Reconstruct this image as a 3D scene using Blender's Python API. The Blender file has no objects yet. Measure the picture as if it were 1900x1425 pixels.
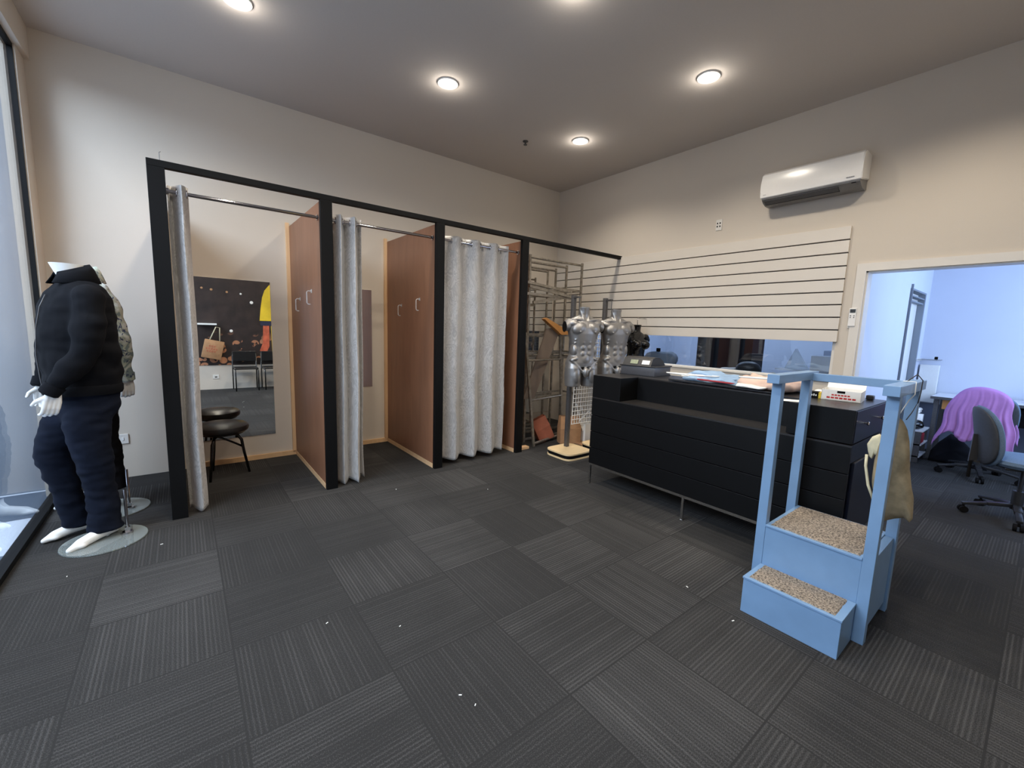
import bpy, bmesh, math, random
from mathutils import Vector, Matrix, noise
random.seed(7)
PI = math.pi
SC = bpy.context.scene
COL = SC.collection
# ---------------------------------------------------------------- materials
def srgb(r, g, b):
    f = lambda c: (c/255/12.92) if c/255 <= .04045 else ((c/255+.055)/1.055)**2.4
    return (f(r), f(g), f(b), 1)
class NT:
    def __init__(s, name):
        s.m = bpy.data.materials.new(name); s.m.use_nodes = True
        s.t = s.m.node_tree; s.t.nodes.clear()
        s.out = s.t.nodes.new('ShaderNodeOutputMaterial')
    def n(s, ty, **k):
        nd = s.t.nodes.new(ty)
        for a, v in k.items():
            if a.startswith('i_'): nd.inputs[a[2:].replace('_', ' ')].default_value = v
            else: setattr(nd, a, v)
        return nd
    def l(s, a, b): s.t.links.new(a, b)
    def math(s, op, a, b=None, c=None):
        nd = s.t.nodes.new('ShaderNodeMath'); nd.operation = op
        for i, v in enumerate((a, b, c)):
            if v is None: continue
            if isinstance(v, (int, float)): nd.inputs[i].default_value = v
            else: s.l(v, nd.inputs[i])
        return nd.outputs[0]
    def mix(s, f, a, b):
        nd = s.t.nodes.new('ShaderNodeMix'); nd.data_type = 'RGBA'
        for i, v in ((0, f), (6, a), (7, b)):
            if isinstance(v, (int, float, tuple)): nd.inputs[i].default_value = v
            else: s.l(v, nd.inputs[i])
        return nd.outputs[2]
    def bsdf(s, **k):
        nd = s.n('ShaderNodeBsdfPrincipled')
        for a, v in k.items():
            nm = a.replace('_', ' ')
            if isinstance(v, (int, float, tuple)): nd.inputs[nm].default_value = v
            else: s.l(v, nd.inputs[nm])
        s.l(nd.outputs[0], s.out.inputs[0]); s.b = nd
        return nd
    def bump(s, h, strength=.3, dist=.01):
        nd = s.n('ShaderNodeBump'); nd.inputs['Strength'].default_value = strength
        nd.inputs['Distance'].default_value = dist; s.l(h, nd.inputs['Height']); s.l(nd.outputs[0], s.b.inputs['Normal'])
def plain(name, col, rough=.5, metal=0, bump=0, scale=60, var=.08, coat=0, spec=.5, stretch=None):
    t = NT(name); tc = t.n('ShaderNodeTexCoord'); mp = t.n('ShaderNodeMapping')
    t.l(tc.outputs['Object'], mp.inputs[0])
    if stretch: mp.inputs['Scale'].default_value = stretch
    nz = t.n('ShaderNodeTexNoise'); nz.inputs['Scale'].default_value = scale; nz.inputs['Detail'].default_value = 4
    t.l(mp.outputs[0], nz.inputs[0])
    c = srgb(*col); d = tuple(x*(1-var*2) for x in c[:3])+(1,); e = tuple(min(1, x*(1+var)) for x in c[:3])+(1,)
    rp = t.n('ShaderNodeValToRGB'); rp.color_ramp.elements[0].position = .3; rp.color_ramp.elements[1].position = .7
    rp.color_ramp.elements[0].color = d; rp.color_ramp.elements[1].color = e
    t.l(nz.outputs[0], rp.inputs[0])
    t.bsdf(Base_Color=rp.outputs[0], Roughness=rough, Metallic=metal, Coat_Weight=coat, Specular_IOR_Level=spec)
    if bump: t.bump(nz.outputs[0], bump, .004)
    return t.m
def emis(name, col, st):
    t = NT(name); e = t.n('ShaderNodeEmission'); e.inputs[0].default_value = col; e.inputs[1].default_value = st
    t.l(e.outputs[0], t.out.inputs[0]); return t.m
def glassm(name, ior=1.5, tint=(1, 1, 1, 1), boost=1.0, base=0.0, haze=0):
    t = NT(name); tr = t.n('ShaderNodeBsdfTransparent'); tr.inputs[0].default_value = tint
    gl = t.n('ShaderNodeBsdfGlossy'); gl.inputs['Roughness'].default_value = .0
    ge = t.n('ShaderNodeNewGeometry'); dt = t.n('ShaderNodeVectorMath', operation='DOT_PRODUCT'); t.l(ge.outputs['Normal'], dt.inputs[0]); t.l(ge.outputs['Incoming'], dt.inputs[1])
    sch = t.math('POWER', t.math('SUBTRACT', 1.0, t.math('ABSOLUTE', dt.outputs['Value'])), 5.0)
    f = t.math('MULTIPLY_ADD', sch, .92*boost, base+.04); f = t.math('MINIMUM', f, 1.0)
    mx = t.n('ShaderNodeMixShader'); t.l(f, mx.inputs[0]); t.l(tr.outputs[0], mx.inputs[1]); t.l(gl.outputs[0], mx.inputs[2])
    o_ = mx.outputs[0]
    if haze:
        df = t.n('ShaderNodeBsdfDiffuse'); df.inputs[0].default_value = tint; m2 = t.n('ShaderNodeMixShader'); m2.inputs[0].default_value = haze
        t.l(o_, m2.inputs[1]); t.l(df.outputs[0], m2.inputs[2]); o_ = m2.outputs[0]
    t.l(o_, t.out.inputs[0]); return t.m
def wood(name, c1, c2, rough=.45, sc=(6, 6, .7), bump=.1):
    t = NT(name); tc = t.n('ShaderNodeTexCoord'); mp = t.n('ShaderNodeMapping'); mp.inputs['Scale'].default_value = sc
    t.l(tc.outputs['Object'], mp.inputs[0])
    nz = t.n('ShaderNodeTexNoise'); nz.inputs['Scale'].default_value = 2.2; nz.inputs['Detail'].default_value = 8; nz.inputs['Roughness'].default_value = .6; nz.inputs['Distortion'].default_value = .6
    t.l(mp.outputs[0], nz.inputs[0])
    col = t.mix(nz.outputs[0], srgb(*c1), srgb(*c2))
    t.bsdf(Base_Color=col, Roughness=rough); t.bump(nz.outputs[0], bump, .003); return t.m
def carpet():
    t = NT('carpet_tiles'); g = t.n('ShaderNodeTexCoord'); sp = t.n('ShaderNodeSeparateXYZ'); t.l(g.outputs['Object'], sp.inputs[0])
    u = t.math('DIVIDE', t.math('ADD', sp.outputs[0], 3.948), .5); v = t.math('DIVIDE', t.math('ADD', sp.outputs[1], 3.320), .5)
    iu = t.math('FLOOR', u); iv = t.math('FLOOR', v); fu = t.math('SUBTRACT', u, iu); fv = t.math('SUBTRACT', v, iv)
    par = t.math('FLOORED_MODULO', t.math('ADD', iu, iv), 2.0)   # 0 -> ribs along X, 1 -> ribs along Y
    inv = t.math('SUBTRACT', 1.0, par)
    r = t.math('ADD', t.math('MULTIPLY', v, inv), t.math('MULTIPLY', u, par))
    q = t.math('ADD', t.math('MULTIPLY', u, inv), t.math('MULTIPLY', v, par))
    rr = t.math('MULTIPLY', r, 31.0); ri = t.math('FLOOR', rr); rf = t.math('SUBTRACT', rr, ri)
    rib = t.math('ABSOLUTE', t.math('SUBTRACT', rf, .5)); rib = t.math('MULTIPLY', rib, 2.0)     # 0 centre ..1 groove
    cb = t.n('ShaderNodeCombineXYZ'); t.l(ri, cb.inputs[0]); t.l(iu, cb.inputs[1]); t.l(iv, cb.inputs[2])
    wn = t.n('ShaderNodeTexWhiteNoise'); wn.noise_dimensions = '3D'; t.l(cb.outputs[0], wn.inputs['Vector'])
    cb2 = t.n('ShaderNodeCombineXYZ'); t.l(iu, cb2.inputs[0]); t.l(iv, cb2.inputs[1]); cb2.inputs[2].default_value = 3.3
    wt = t.n('ShaderNodeTexWhiteNoise'); wt.noise_dimensions = '3D'; t.l(cb2.outputs[0], wt.inputs['Vector'])
    ns = t.n('ShaderNodeTexNoise'); ns.inputs['Scale'].default_value = 260; ns.inputs['Detail'].default_value = 3; t.l(g.outputs['Object'], ns.inputs[0])
    nl = t.n('ShaderNodeTexNoise'); nl.inputs['Scale'].default_value = 1.6; nl.inputs['Detail'].default_value = 3; t.l(g.outputs['Object'], nl.inputs[0])
    amp = t.math('MULTIPLY', t.math('ADD', t.math('MULTIPLY', wn.outputs[0], .7), .3), t.math('ADD', t.math('MULTIPLY', wt.outputs[0], .4), .36))
    line = t.math('MULTIPLY', t.math('POWER', t.math('SUBTRACT', 1.0, rib), 1.5), amp)
    val = t.math('ADD', t.math('MULTIPLY', line, .52), t.math('MULTIPLY', t.math('SUBTRACT', ns.outputs[0], .5), 1.0))
    val = t.math('ADD', val, t.math('MULTIPLY', t.math('SUBTRACT', wt.outputs[0], .5), .10))
    val = t.math('ADD', val, t.math('MULTIPLY', t.math('SUBTRACT', nl.outputs[0], .5), .35))
    # seams
    e = t.math('MINIMUM', t.math('MINIMUM', fu, t.math('SUBTRACT', 1.0, fu)), t.math('MINIMUM', fv, t.math('SUBTRACT', 1.0, fv)))
    seam = t.math('LESS_THAN', e, .007); val = t.math('SUBTRACT', val, t.math('MULTIPLY', seam, .35))
    rp = t.n('ShaderNodeValToRGB'); rp.color_ramp.elements[0].position = -.0; rp.color_ramp.elements[1].position = .9
    rp.color_ramp.elements[0].color = srgb(44, 43, 42); rp.color_ramp.elements[1].color = srgb(105, 103, 101)
    t.l(val, rp.inputs[0])
    t.bsdf(Base_Color=rp.outputs[0], Roughness=.95, Specular_IOR_Level=.15)
    h = t.math('ADD', line, t.math('MULTIPLY', ns.outputs[0], .6)); t.bump(h, .5, .004)
    return t.m
def paving():
    t = NT('outside_paving'); g = t.n('ShaderNodeTexCoord')
    mp = t.n('ShaderNodeMapping'); mp.inputs['Scale'].default_value = (1/.6, 1/.6, 1); t.l(g.outputs['Object'], mp.inputs[0])
    ck = t.n('ShaderNodeTexChecker'); ck.inputs[1].default_value = srgb(225, 232, 242); ck.inputs[2].default_value = srgb(96, 108, 124); ck.inputs['Scale'].default_value = 1
    t.l(mp.outputs[0], ck.inputs[0]); t.bsdf(Base_Color=ck.outputs[0], Roughness=.35); return t.m
def satin():
    t = NT('curtain_satin'); g = t.n('ShaderNodeTexCoord'); mp = t.n('ShaderNodeMapping'); mp.inputs['Scale'].default_value = (7, 7, 2.2); t.l(g.outputs['Object'], mp.inputs[0])
    nz = t.n('ShaderNodeTexNoise'); nz.inputs['Scale'].default_value = 1.4; nz.inputs['Detail'].default_value = 1.5; nz.inputs['Distortion'].default_value = 2.5; t.l(mp.outputs[0], nz.inputs[0])
    band = t.math('SINE', t.math('MULTIPLY', nz.outputs[0], 60.0)); band = t.math('ADD', t.math('MULTIPLY', band, .5), .5)
    col = t.mix(band, srgb(160, 157, 154), srgb(184, 181, 178))
    ro = t.math('ADD', t.math('MULTIPLY', band, .18), .36)
    t.bsdf(Base_Color=col, Roughness=ro, Metallic=.12, Sheen_Weight=.3)
    n2 = t.n('ShaderNodeTexNoise'); n2.inputs['Scale'].default_value = 9; n2.inputs['Detail'].default_value = 5; t.l(g.outputs['Object'], n2.inputs[0]); t.bump(n2.outputs[0], .35, .012)
    return t.m
def camo():
    t = NT('patterned_shirt_cloth'); g = t.n('ShaderNodeTexCoord')
    nz = t.n('ShaderNodeTexNoise'); nz.inputs['Scale'].default_value = 13; nz.inputs['Detail'].default_value = 3; nz.inputs['Distortion'].default_value = 1.2; t.l(g.outputs['Object'], nz.inputs[0])
    n2 = t.n('ShaderNodeTexNoise'); n2.inputs['Scale'].default_value = 22; n2.inputs['Detail'].default_value = 2; n2.inputs['Distortion'].default_value = 2; t.l(g.outputs['Object'], n2.inputs[0])
    rp = t.n('ShaderNodeValToRGB'); cr = rp.color_ramp; cr.interpolation = 'CONSTANT'
    cr.elements[0].position = 0; cr.elements[0].color = srgb(120, 138, 140); cr.elements[1].position = .45; cr.elements[1].color = srgb(176, 186, 172)
    e = cr.elements.new(.56); e.color = srgb(196, 204, 200); t.l(nz.outputs[0], rp.inputs[0])
    dk = t.math('GREATER_THAN', n2.outputs[0], .60)
    t.bsdf(Base_Color=t.mix(dk, rp.outputs[0], srgb(58, 72, 104)), Roughness=.8); t.bump(nz.outputs[0], .2, .01); return t.m
def speck():
    t = NT('tread_carpet'); g = t.n('ShaderNodeTexCoord')
    nz = t.n('ShaderNodeTexNoise'); nz.inputs['Scale'].default_value = 110; nz.inputs['Detail'].default_value = 3; nz.inputs['Roughness'].default_value = .8; t.l(g.outputs['Object'], nz.inputs[0])
    rp = t.n('ShaderNodeValToRGB'); cr = rp.color_ramp; cr.elements[0].position = .36; cr.elements[0].color = srgb(66, 58, 52); cr.elements[1].position = .62; cr.elements[1].color = srgb(186, 170, 150); t.l(nz.outputs[0], rp.inputs[0])
    t.bsdf(Base_Color=rp.outputs[0], Roughness=.95); t.bump(nz.outputs[0], 1.0, .01); return t.m
def poster_m():
    t = NT('poster_print'); g = t.n('ShaderNodeTexCoord'); sp = t.n('ShaderNodeSeparateXYZ'); t.l(g.outputs['Object'], sp.inputs[0])
    v = t.n('ShaderNodeTexVoronoi'); v.inputs['Scale'].default_value = 6; t.l(g.outputs['Object'], v.inputs[0])
    nz = t.n('ShaderNodeTexNoise'); nz.inputs['Scale'].default_value = 7; nz.inputs['Detail'].default_value = 4; t.l(g.outputs['Object'], nz.inputs[0])
    low = t.n('ShaderNodeMapRange'); low.inputs[1].default_value = 1.15; low.inputs[2].default_value = .85; t.l(sp.outputs[2], low.inputs[0])
    warm = t.math('MULTIPLY', t.math('LESS_THAN', v.outputs[0], .42), low.outputs[0])
    warm = t.math('MULTIPLY', warm, t.math('GREATER_THAN', nz.outputs[0], .47))
    c1 = t.mix(nz.outputs[0], srgb(8, 8, 9), srgb(62, 48, 44))
    c2 = t.mix(warm, c1, t.mix(nz.outputs[0], srgb(90, 40, 30), srgb(235, 165, 120)))
    t.bsdf(Base_Color=c2, Roughness=.5); return t.m
def knit(name, c, hi_=1.5):
    t = NT(name); g = t.n('ShaderNodeTexCoord')
    w = t.n('ShaderNodeTexNoise'); w.inputs['Scale'].default_value = 300; t.l(g.outputs['Object'], w.inputs[0])
    n = t.n('ShaderNodeTexNoise'); n.inputs['Scale'].default_value = 5; n.inputs['Detail'].default_value = 4; t.l(g.outputs['Object'], n.inputs[0])
    a = srgb(*c); lo = tuple(x*.55 for x in a[:3])+(1,); hi = tuple(min(1, x*hi_) for x in a[:3])+(1,)
    t.bsdf(Base_Color=t.mix(n.outputs[0], lo, hi), Roughness=.95, Specular_IOR_Level=.15); t.bump(w.outputs[0], .25, .002); return t.m

M = dict(
 wall=plain('wall_paint', (208, 198, 184), .75, bump=.04, scale=220, var=.012),
 ceil=plain('ceiling_paint', (200, 192, 184), .9, scale=80, var=.01),
 slat=plain('slatwall_white', (218, 210, 198), .35, scale=3, var=.01),
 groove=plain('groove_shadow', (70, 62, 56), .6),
 trim=plain('trim_paint', (222, 216, 206), .4, scale=9, var=.012),
 black=plain('black_paint', (8, 8, 9), .6, scale=40, var=.1, spec=.2),
 counter=plain('counter_black', (5, 5, 6), .5, scale=12, var=.12, spec=.25),
 counter_top=plain('counter_top_black', (42, 40, 39), .32, scale=14, var=.1),
 chrome=plain('brushed_steel', (200, 198, 194), .25, 1, scale=30, var=.05),
 rod=plain('chrome_rod', (190, 186, 188), .1, 1, var=.03),
 rack=plain('dull_galvanised_steel', (156, 148, 136), .42, .75, scale=24, var=.18),
 pole=plain('grey_painted_pole', (86, 84, 84), .45, .3, var=.1),
 mirror=plain('mirror_silver', (236, 238, 238), .01, 1, var=.0),
 veneer=wood('brown_veneer', (114, 76, 54), (156, 110, 82), .45, (14, 5, .8)),
 pine=wood('pine_timber', (214, 170, 122), (236, 200, 156), .5, (8, 8, 1.2)),
 ply=wood('plywood_face', (222, 190, 140), (240, 214, 168), .5, (3, 9, 3)),
 board=wood('raw_board', (112, 98, 88), (140, 124, 110), .7, (4, 4, 1)),
 orangewood=wood('orange_wood', (176, 116, 56), (206, 148, 84), .4, (5, 5, 2)),
 blue=plain('blue_gloss_paint', (118, 150, 184), .38, scale=7, var=.04, coat=.15),
 navy=plain('counter_side_black', (20, 24, 40), .35, var=.1),
 satin=satin(), camo=camo(), tread=speck(), carpet=carpet(), paving=paving(), poster=poster_m(),
 silver=plain('silver_lacquer', (156, 154, 152), .38, .7, scale=5, var=.05),
 gloss_black=plain('gloss_black_plastic', (14, 14, 15), .15, var=.1),
 hole=plain('dark_socket', (18, 17, 17), .8, spec=.1),
 white=plain('white_lacquer', (236, 236, 232), .35, var=.01),
 acwhite=plain('air_conditioner_plastic', (238, 236, 232), .22, var=.005),
 acgrey=plain('air_conditioner_underside', (120, 118, 116), .4, var=.03),
 plastic=plain('grey_plastic', (74, 74, 78), .4, var=.05), plasticd=plain('dark_plastic', (38, 38, 40), .35, var=.05),
 denim=knit('dark_denim', (14, 19, 31), 1.8), jacketm=knit('navy_wool', (12, 13, 17)), pants=knit('black_trouser_cloth', (14, 14, 18)),
 leather=plain('black_vinyl', (30, 30, 31), .28, bump=.15, scale=120, var=.1),
 fabric=plain('grey_office_fabric', (92, 112, 134), .85, bump=.3, scale=200, var=.1),
 shell=plain('chair_shell', (52, 54, 58), .6, var=.1),
 purple=knit('purple_towel', (172, 122, 178)), canvas=plain('olive_canvas', (142, 130, 106), .95, bump=.5, scale=26, var=.12, spec=.1), cream=plain('cream_cloth', (214, 204, 170), .85, bump=.3, scale=30),
 kraft=plain('kraft_paper', (168, 126, 88), .8, bump=.2, scale=15, var=.08), kraftred=plain('kraft_reddish', (170, 98, 72), .8, scale=5, var=.2),
 paper=plain('white_paper', (232, 230, 224), .7, var=.01), bluecloth=knit('pale_blue_cloth', (142, 168, 196)), pinkcloth=knit('beige_pink_cloth', (206, 180, 166)),
 darkcloth=knit('charcoal_cloth', (34, 36, 42)), red=plain('red_ink', (190, 40, 40), .6, var=.05), redcloth=plain('dark_red_cloth', (140, 24, 40), .7),
 yellow=plain('yellow_ink', (206, 178, 52), .6, var=.05), skin=plain('printed_skin', (196, 96, 66), .6, scale=12, var=.2), shirtp=plain('printed_yellow_shirt', (222, 190, 44), .6, scale=4, var=.12), cuffp=plain('printed_navy_cuff', (40, 42, 66), .6),
 socket=plain('switch_plastic', (226, 222, 214), .35, var=.01), lcd=plain('green_grey_screen', (150, 156, 130), .2, var=.1), lcdk=plain('dark_screen', (60, 62, 62), .2),
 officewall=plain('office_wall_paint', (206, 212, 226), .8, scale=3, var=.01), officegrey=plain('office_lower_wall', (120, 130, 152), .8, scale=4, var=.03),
 darkpanel=plain('dark_curtain_panel', (22, 26, 34), .7, var=.1),
 desk=plain('desk_laminate', (214, 214, 216), .25, var=.02), bag=knit('black_bag_cloth', (26, 27, 32)),
 acryl=glassm('clear_acrylic', 1.45, (.93, .95, .95, 1), 1.2, .02, .25), glass=glassm('shopfront_glass', 1.52, (.93, .95, .97, 1), 1.0, .03),
 glass2=glassm('inner_window_glass', 1.52, (.9, .93, .96, 1), 1.2, .10), baseglass=glassm('glass_disc', 1.5, (.80, .88, .85, 1), 1.0, .04, .16),
 lamp=emis('downlight_glow', (1, .93, .82, 1), 45), extwall=plain('outside_pale_wall', (132, 140, 150), .7, scale=1.5, var=.05),
 pave2=plain('outside_pavement_bright', (214, 222, 236), .6, scale=2, var=.06),
)
# ---------------------------------------------------------------- mesh building
def tagk(o, label=None, cat=None, group=None, kind=None):
    if label: o['label'] = label
    if cat: o['category'] = cat
    if group: o['group'] = group
    if kind: o['kind'] = kind
    return o
def empty(name, loc, label, cat, group=None):
    o = bpy.data.objects.new(name, None); o.empty_display_size = .1; COL.objects.link(o); o.location = loc
    return tagk(o, label, cat, group)
def attach(o, parent):
    if parent is not None:
        o.parent = parent
        if parent.type == 'EMPTY': o.matrix_parent_inverse = Matrix.Translation(parent.location).inverted()
def mkobj(name, me, mat, parent=None, smooth=False):
    if isinstance(mat, str): mat = M[mat]
    me.materials.clear(); me.materials.append(mat)
    if smooth:
        for p in me.polygons: p.use_smooth = True
    o = bpy.data.objects.new(name, me); COL.objects.link(o); attach(o, parent); return o
class MB:
    def __init__(s): s.bm = bmesh.new()
    def box(s, a, b, rot=0, bev=0, piv=None):
        a = Vector(a); b = Vector(b); c = (a+b)/2; d = b-a
        r = bmesh.ops.create_cube(s.bm, size=1); vs = r['verts']
        for v in vs: v.co = Vector((v.co.x*abs(d.x), v.co.y*abs(d.y), v.co.z*abs(d.z)))+c
        if bev:
            es = list({e for v in vs for e in v.link_edges})
            rb = bmesh.ops.bevel(s.bm, geom=es, offset=bev, segments=2, affect='EDGES', profile=.5); vs = list({v for f in rb['faces'] for v in f.verts} | {v for v in vs if v.is_valid})
        if rot:
            pv = Vector(piv) if piv else c
            R = Matrix.Rotation(rot, 4, 'Z') if not isinstance(rot, Matrix) else rot
            for v in vs: v.co = pv + R @ (v.co-pv)
        return vs
    def bar(s, p0, p1, w, h, bev=0, up=(0, 0, 1)):
        p0 = Vector(p0); p1 = Vector(p1); d = (p1-p0); L = d.length; z = d.normalized(); upv = Vector(up)
        if abs(z.dot(upv)) > .98: upv = Vector((1, 0, 0))
        x = upv.cross(z).normalized(); y = z.cross(x)
        R = Matrix((x, y, z)).transposed().to_4x4()
        vs = s.box((-w/2, -h/2, 0), (w/2, h/2, L), bev=bev)
        for v in vs: v.co = p0 + R @ v.co
        return vs
    def tube(s, pts, r, n=12, cap=True, closed=False):
        pts = [Vector(p) for p in pts]; rs = r if isinstance(r, (list, tuple)) else [r]*len(pts)
        rings = []; prev = None; N = len(pts)
        for i, p in enumerate(pts):
            if closed: t = (pts[(i+1) % N]-pts[i-1]).normalized()
            else: t = (pts[min(i+1, N-1)]-pts[max(i-1, 0)]).normalized()
            if prev is None:
                a = Vector((0, 0, 1)) if abs(t.z) < .9 else Vector((1, 0, 0)); x = t.cross(a).normalized()
            else: x = (prev - t*prev.dot(t)).normalized()
            prev = x; y = t.cross(x)
            rings.append([s.bm.verts.new(p+rs[i]*(math.cos(2*PI*k/n)*x+math.sin(2*PI*k/n)*y)) for k in range(n)])
        M_ = N if closed else N-1
        for i in range(M_):
            a, b = rings[i], rings[(i+1) % N]
            for k in range(n): s.bm.faces.new((a[k], a[(k+1) % n], b[(k+1) % n], b[k]))
        if cap and not closed: s.bm.faces.new(rings[0][::-1]); s.bm.faces.new(rings[-1])
    def cyl(s, p0, p1, r, n=20, r1=None): s.tube([p0, p1], [r, r if r1 is None else r1], n)
    def rings(s, rings, cap=True):
        rs = [[s.bm.verts.new(p) for p in r] for r in rings]; n = len(rs[0])
        for a, b in zip(rs, rs[1:]):
            for k in range(n): s.bm.faces.new((a[k], a[(k+1) % n], b[(k+1) % n], b[k]))
        if cap: s.bm.faces.new(rs[0][::-1]); s.bm.faces.new(rs[-1])
    def lathe(s, c, prof, n=32, axis='Z'):
        R = {'Z': lambda r, a, h: (r*math.cos(a), r*math.sin(a), h), 'X': lambda r, a, h: (h, r*math.cos(a), r*math.sin(a)), 'Y': lambda r, a, h: (r*math.cos(a), h, r*math.sin(a))}[axis]
        s.rings([[Vector(c)+Vector(R(max(r, 1e-4), 2*PI*k/n, h)) for k in range(n)] for r, h in prof])
    def prism(s, poly, p0, ax):
        "poly list of 3D points; extruded by vector ax"
        a = [s.bm.verts.new(Vector(p)) for p in poly]; b = [s.bm.verts.new(Vector(p)+Vector(ax)) for p in poly]; n = len(a)
        s.bm.faces.new(a[::-1]); s.bm.faces.new(b)
        for k in range(n): s.bm.faces.new((a[k], a[(k+1) % n], b[(k+1) % n], b[k]))
    def ell(s, c, r, rot=None, seg=20):
        vs = bmesh.ops.create_uvsphere(s.bm, u_segments=seg, v_segments=seg//2+2, radius=1)['verts']
        for v in vs:
            p = Vector((v.co.x*r[0], v.co.y*r[1], v.co.z*r[2]))
            if rot: p = rot @ p
            v.co = p+Vector(c)
    def caps(s, p0, p1, r0, r1, n=14):
        p0 = Vector(p0); p1 = Vector(p1); d = (p1-p0).normalized(); pts = []; rs = []
        for k in range(5): a = PI/2*k/4*.96+.06; pts.append(p0-d*r0*math.cos(a)); rs.append(r0*math.sin(a))
        for k in range(5): a = PI/2*(4-k)/4*.96+.06; pts.append(p1+d*r1*math.cos(a)); rs.append(r1*math.sin(a))
        s.tube(pts, rs, n)
    def chain(s, pts, rs):
        for i in range(len(pts)-1): s.caps(pts[i], pts[i+1], rs[i], rs[i+1])
    def xf(s, mat):
        for v in s.bm.verts: v.co = mat @ v.co
    def mesh(s, name):
        bmesh.ops.recalc_face_normals(s.bm, faces=s.bm.faces)
        me = bpy.data.meshes.new(name); s.bm.to_mesh(me); s.bm.free(); return me
    def build(s, name, mat, parent=None, smooth=False):
        me = s.mesh(name); o = mkobj(name, me, mat, parent, smooth is True)
        if smooth == 'auto':
            for p in me.polygons: p.use_smooth = True
            me.set_sharp_from_angle(angle=math.radians(35))
        return o
    def remesh(s, name, mat, parent=None, vox=.008, sm=6, disp=None):
        me0 = s.mesh(name+'_src'); t = bpy.data.objects.new('src', me0); COL.objects.link(t)
        m = t.modifiers.new('r', 'REMESH'); m.mode = 'VOXEL'; m.voxel_size = vox; m.use_smooth_shade = True
        m2 = t.modifiers.new('s', 'SMOOTH'); m2.iterations = sm; m2.factor = .5
        dg = bpy.context.evaluated_depsgraph_get(); me = bpy.data.meshes.new_from_object(t.evaluated_get(dg))
        me.name = name; bpy.data.objects.remove(t); bpy.data.meshes.remove(me0)
        if disp:
            ns = [v.normal.copy() for v in me.vertices]
            for v, n in zip(me.vertices, ns): v.co = v.co + n*disp(v.co)
        return mkobj(name, me, mat, parent, True)
def bx(name, a, b, mat, parent=None, bev=0, rot=0):
    m = MB(); m.box(a, b, rot=rot, bev=bev); return m.build(name, mat, parent, False)
def single(o, label, cat, group=None): return tagk(o, label, cat, group)
def arc(c, r, a0, a1, n, ax1, ax2): c = Vector(c); return [c+r*(math.cos(a0+(a1-a0)*k/n)*Vector(ax1)+math.sin(a0+(a1-a0)*k/n)*Vector(ax2)) for k in range(n+1)]
def copy_tree(o, loc=None, rotz=None, label=None):
    def rec(x, par):
        c = x.copy(); COL.objects.link(c); c.parent = par
        for ch in x.children: rec(ch, c)
        return c
    c = rec(o, None)
    if loc is not None: c.location = loc
    if rotz is not None: c.rotation_euler.z = rotz
    if label: c['label'] = label
    return c
# ---------------------------------------------------------------- setting
H = 3.413; XG = -5.37; YC = -5.38
def struct(o, label): return tagk(o, label, None, None, 'structure')
struct(bx('floor', (XG, -5.5, -.05), (3.25, .15, 0), 'carpet'), 'dark charcoal ribbed carpet tiles laid quarter turn')
struct(bx('ceiling', (XG-.2, -5.6, H), (.12, .15, H+.1), 'ceil'), 'plain grey white ceiling with recessed lights')
struct(bx('wall_back', (XG-.05, 0, 0), (.12, .12, H), 'wall'), 'cream wall behind the fitting rooms')
w = MB()
w.box((0, -3.6, 0), (.12, 0, 1.018)); w.box((0, -.35, 1.018), (.12, 0, H)); w.box((0, -3.6, 1.95), (.12, -.35, H))
w.box((0, -3.75, 0), (.12, -3.6, H)); w.box((0, -5.3, 1.958), (.12, -3.75, H)); w.box((0, -5.6, 0), (.12, -5.3, H))
struct(w.build('wall_right', 'wall'), 'cream wall with slatwall, inner window and doorway')
struct(bx('wall_front', (XG-.05, YC-.12, 0), (0, YC, H), 'wall'), 'white wall opposite the fitting rooms, seen in the mirror')
w = MB(); w.box((XG-.06, YC, 3.19), (XG+.06, 0, H)); w.box((XG-.06, -.215, 0), (XG+.03, 0, 3.19))
struct(w.build('wall_left', 'wall'), 'pale band of wall above the shopfront glass')
w = MB(); w.box((XG-.02, -.225, 0), (XG+.02, -.195, 3.2)); w.box((XG-.02, YC, 3.165), (XG+.02, -.2, 3.195)); w.box((XG-.03, YC, 0), (XG+.025, -.2, .035)); w.box((XG-.02, YC, 0), (XG+.02, YC+.03, 3.2))
g = bx('window_1', (XG-.006, YC+.02, .03), (XG+.006, -.21, 3.17), 'glass'); struct(g, 'large frameless shopfront glass pane')
struct(w.build('window_frame', 'black', g), 'thin black frame around the shopfront glass')
g = bx('window_2', (.05, -3.595, 1.025), (.058, -.35, 1.95), 'glass2'); struct(g, 'long inner window under the slatwall into the workroom')
w = MB(); w.box((.02, -3.6, 1.0), (.1, -.35, 1.03)); w.box((.02, -3.6, 1.0), (.1, -3.575, 1.95)); w.box((.02, -.37, 1.0), (.1, -.345, 1.95)); w.box((-.015, -3.6, 1.005), (.02, -.35, 1.022))
struct(w.build('window_frame', 'trim', g), 'slim painted frame of the inner window')
w = MB(); w.box((-.018, -3.752, 0), (0, -3.688, 1.958)); w.box((-.018, -5.36, 1.958), (0, -3.688, 2.022))
w.box((0, -3.765, 0), (.125, -3.748, 1.965)); w.box((0, -5.3, 1.948), (.125, -3.748, 1.965))
struct(w.build('door_1', 'trim'), 'cream architrave around the doorway to the workroom')
w = MB(); w.box((-4.56, -.022, 0), (-3.66, 0, .045)); w.box((-3.63, -.022, 0), (-2.67, 0, .045)); w.box((-2.62, -.022, 0), (-1.7, 0, .045))
struct(w.build('baseboard_back', 'pine'), 'raw pine batten along the foot of the fitting room wall')
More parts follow.
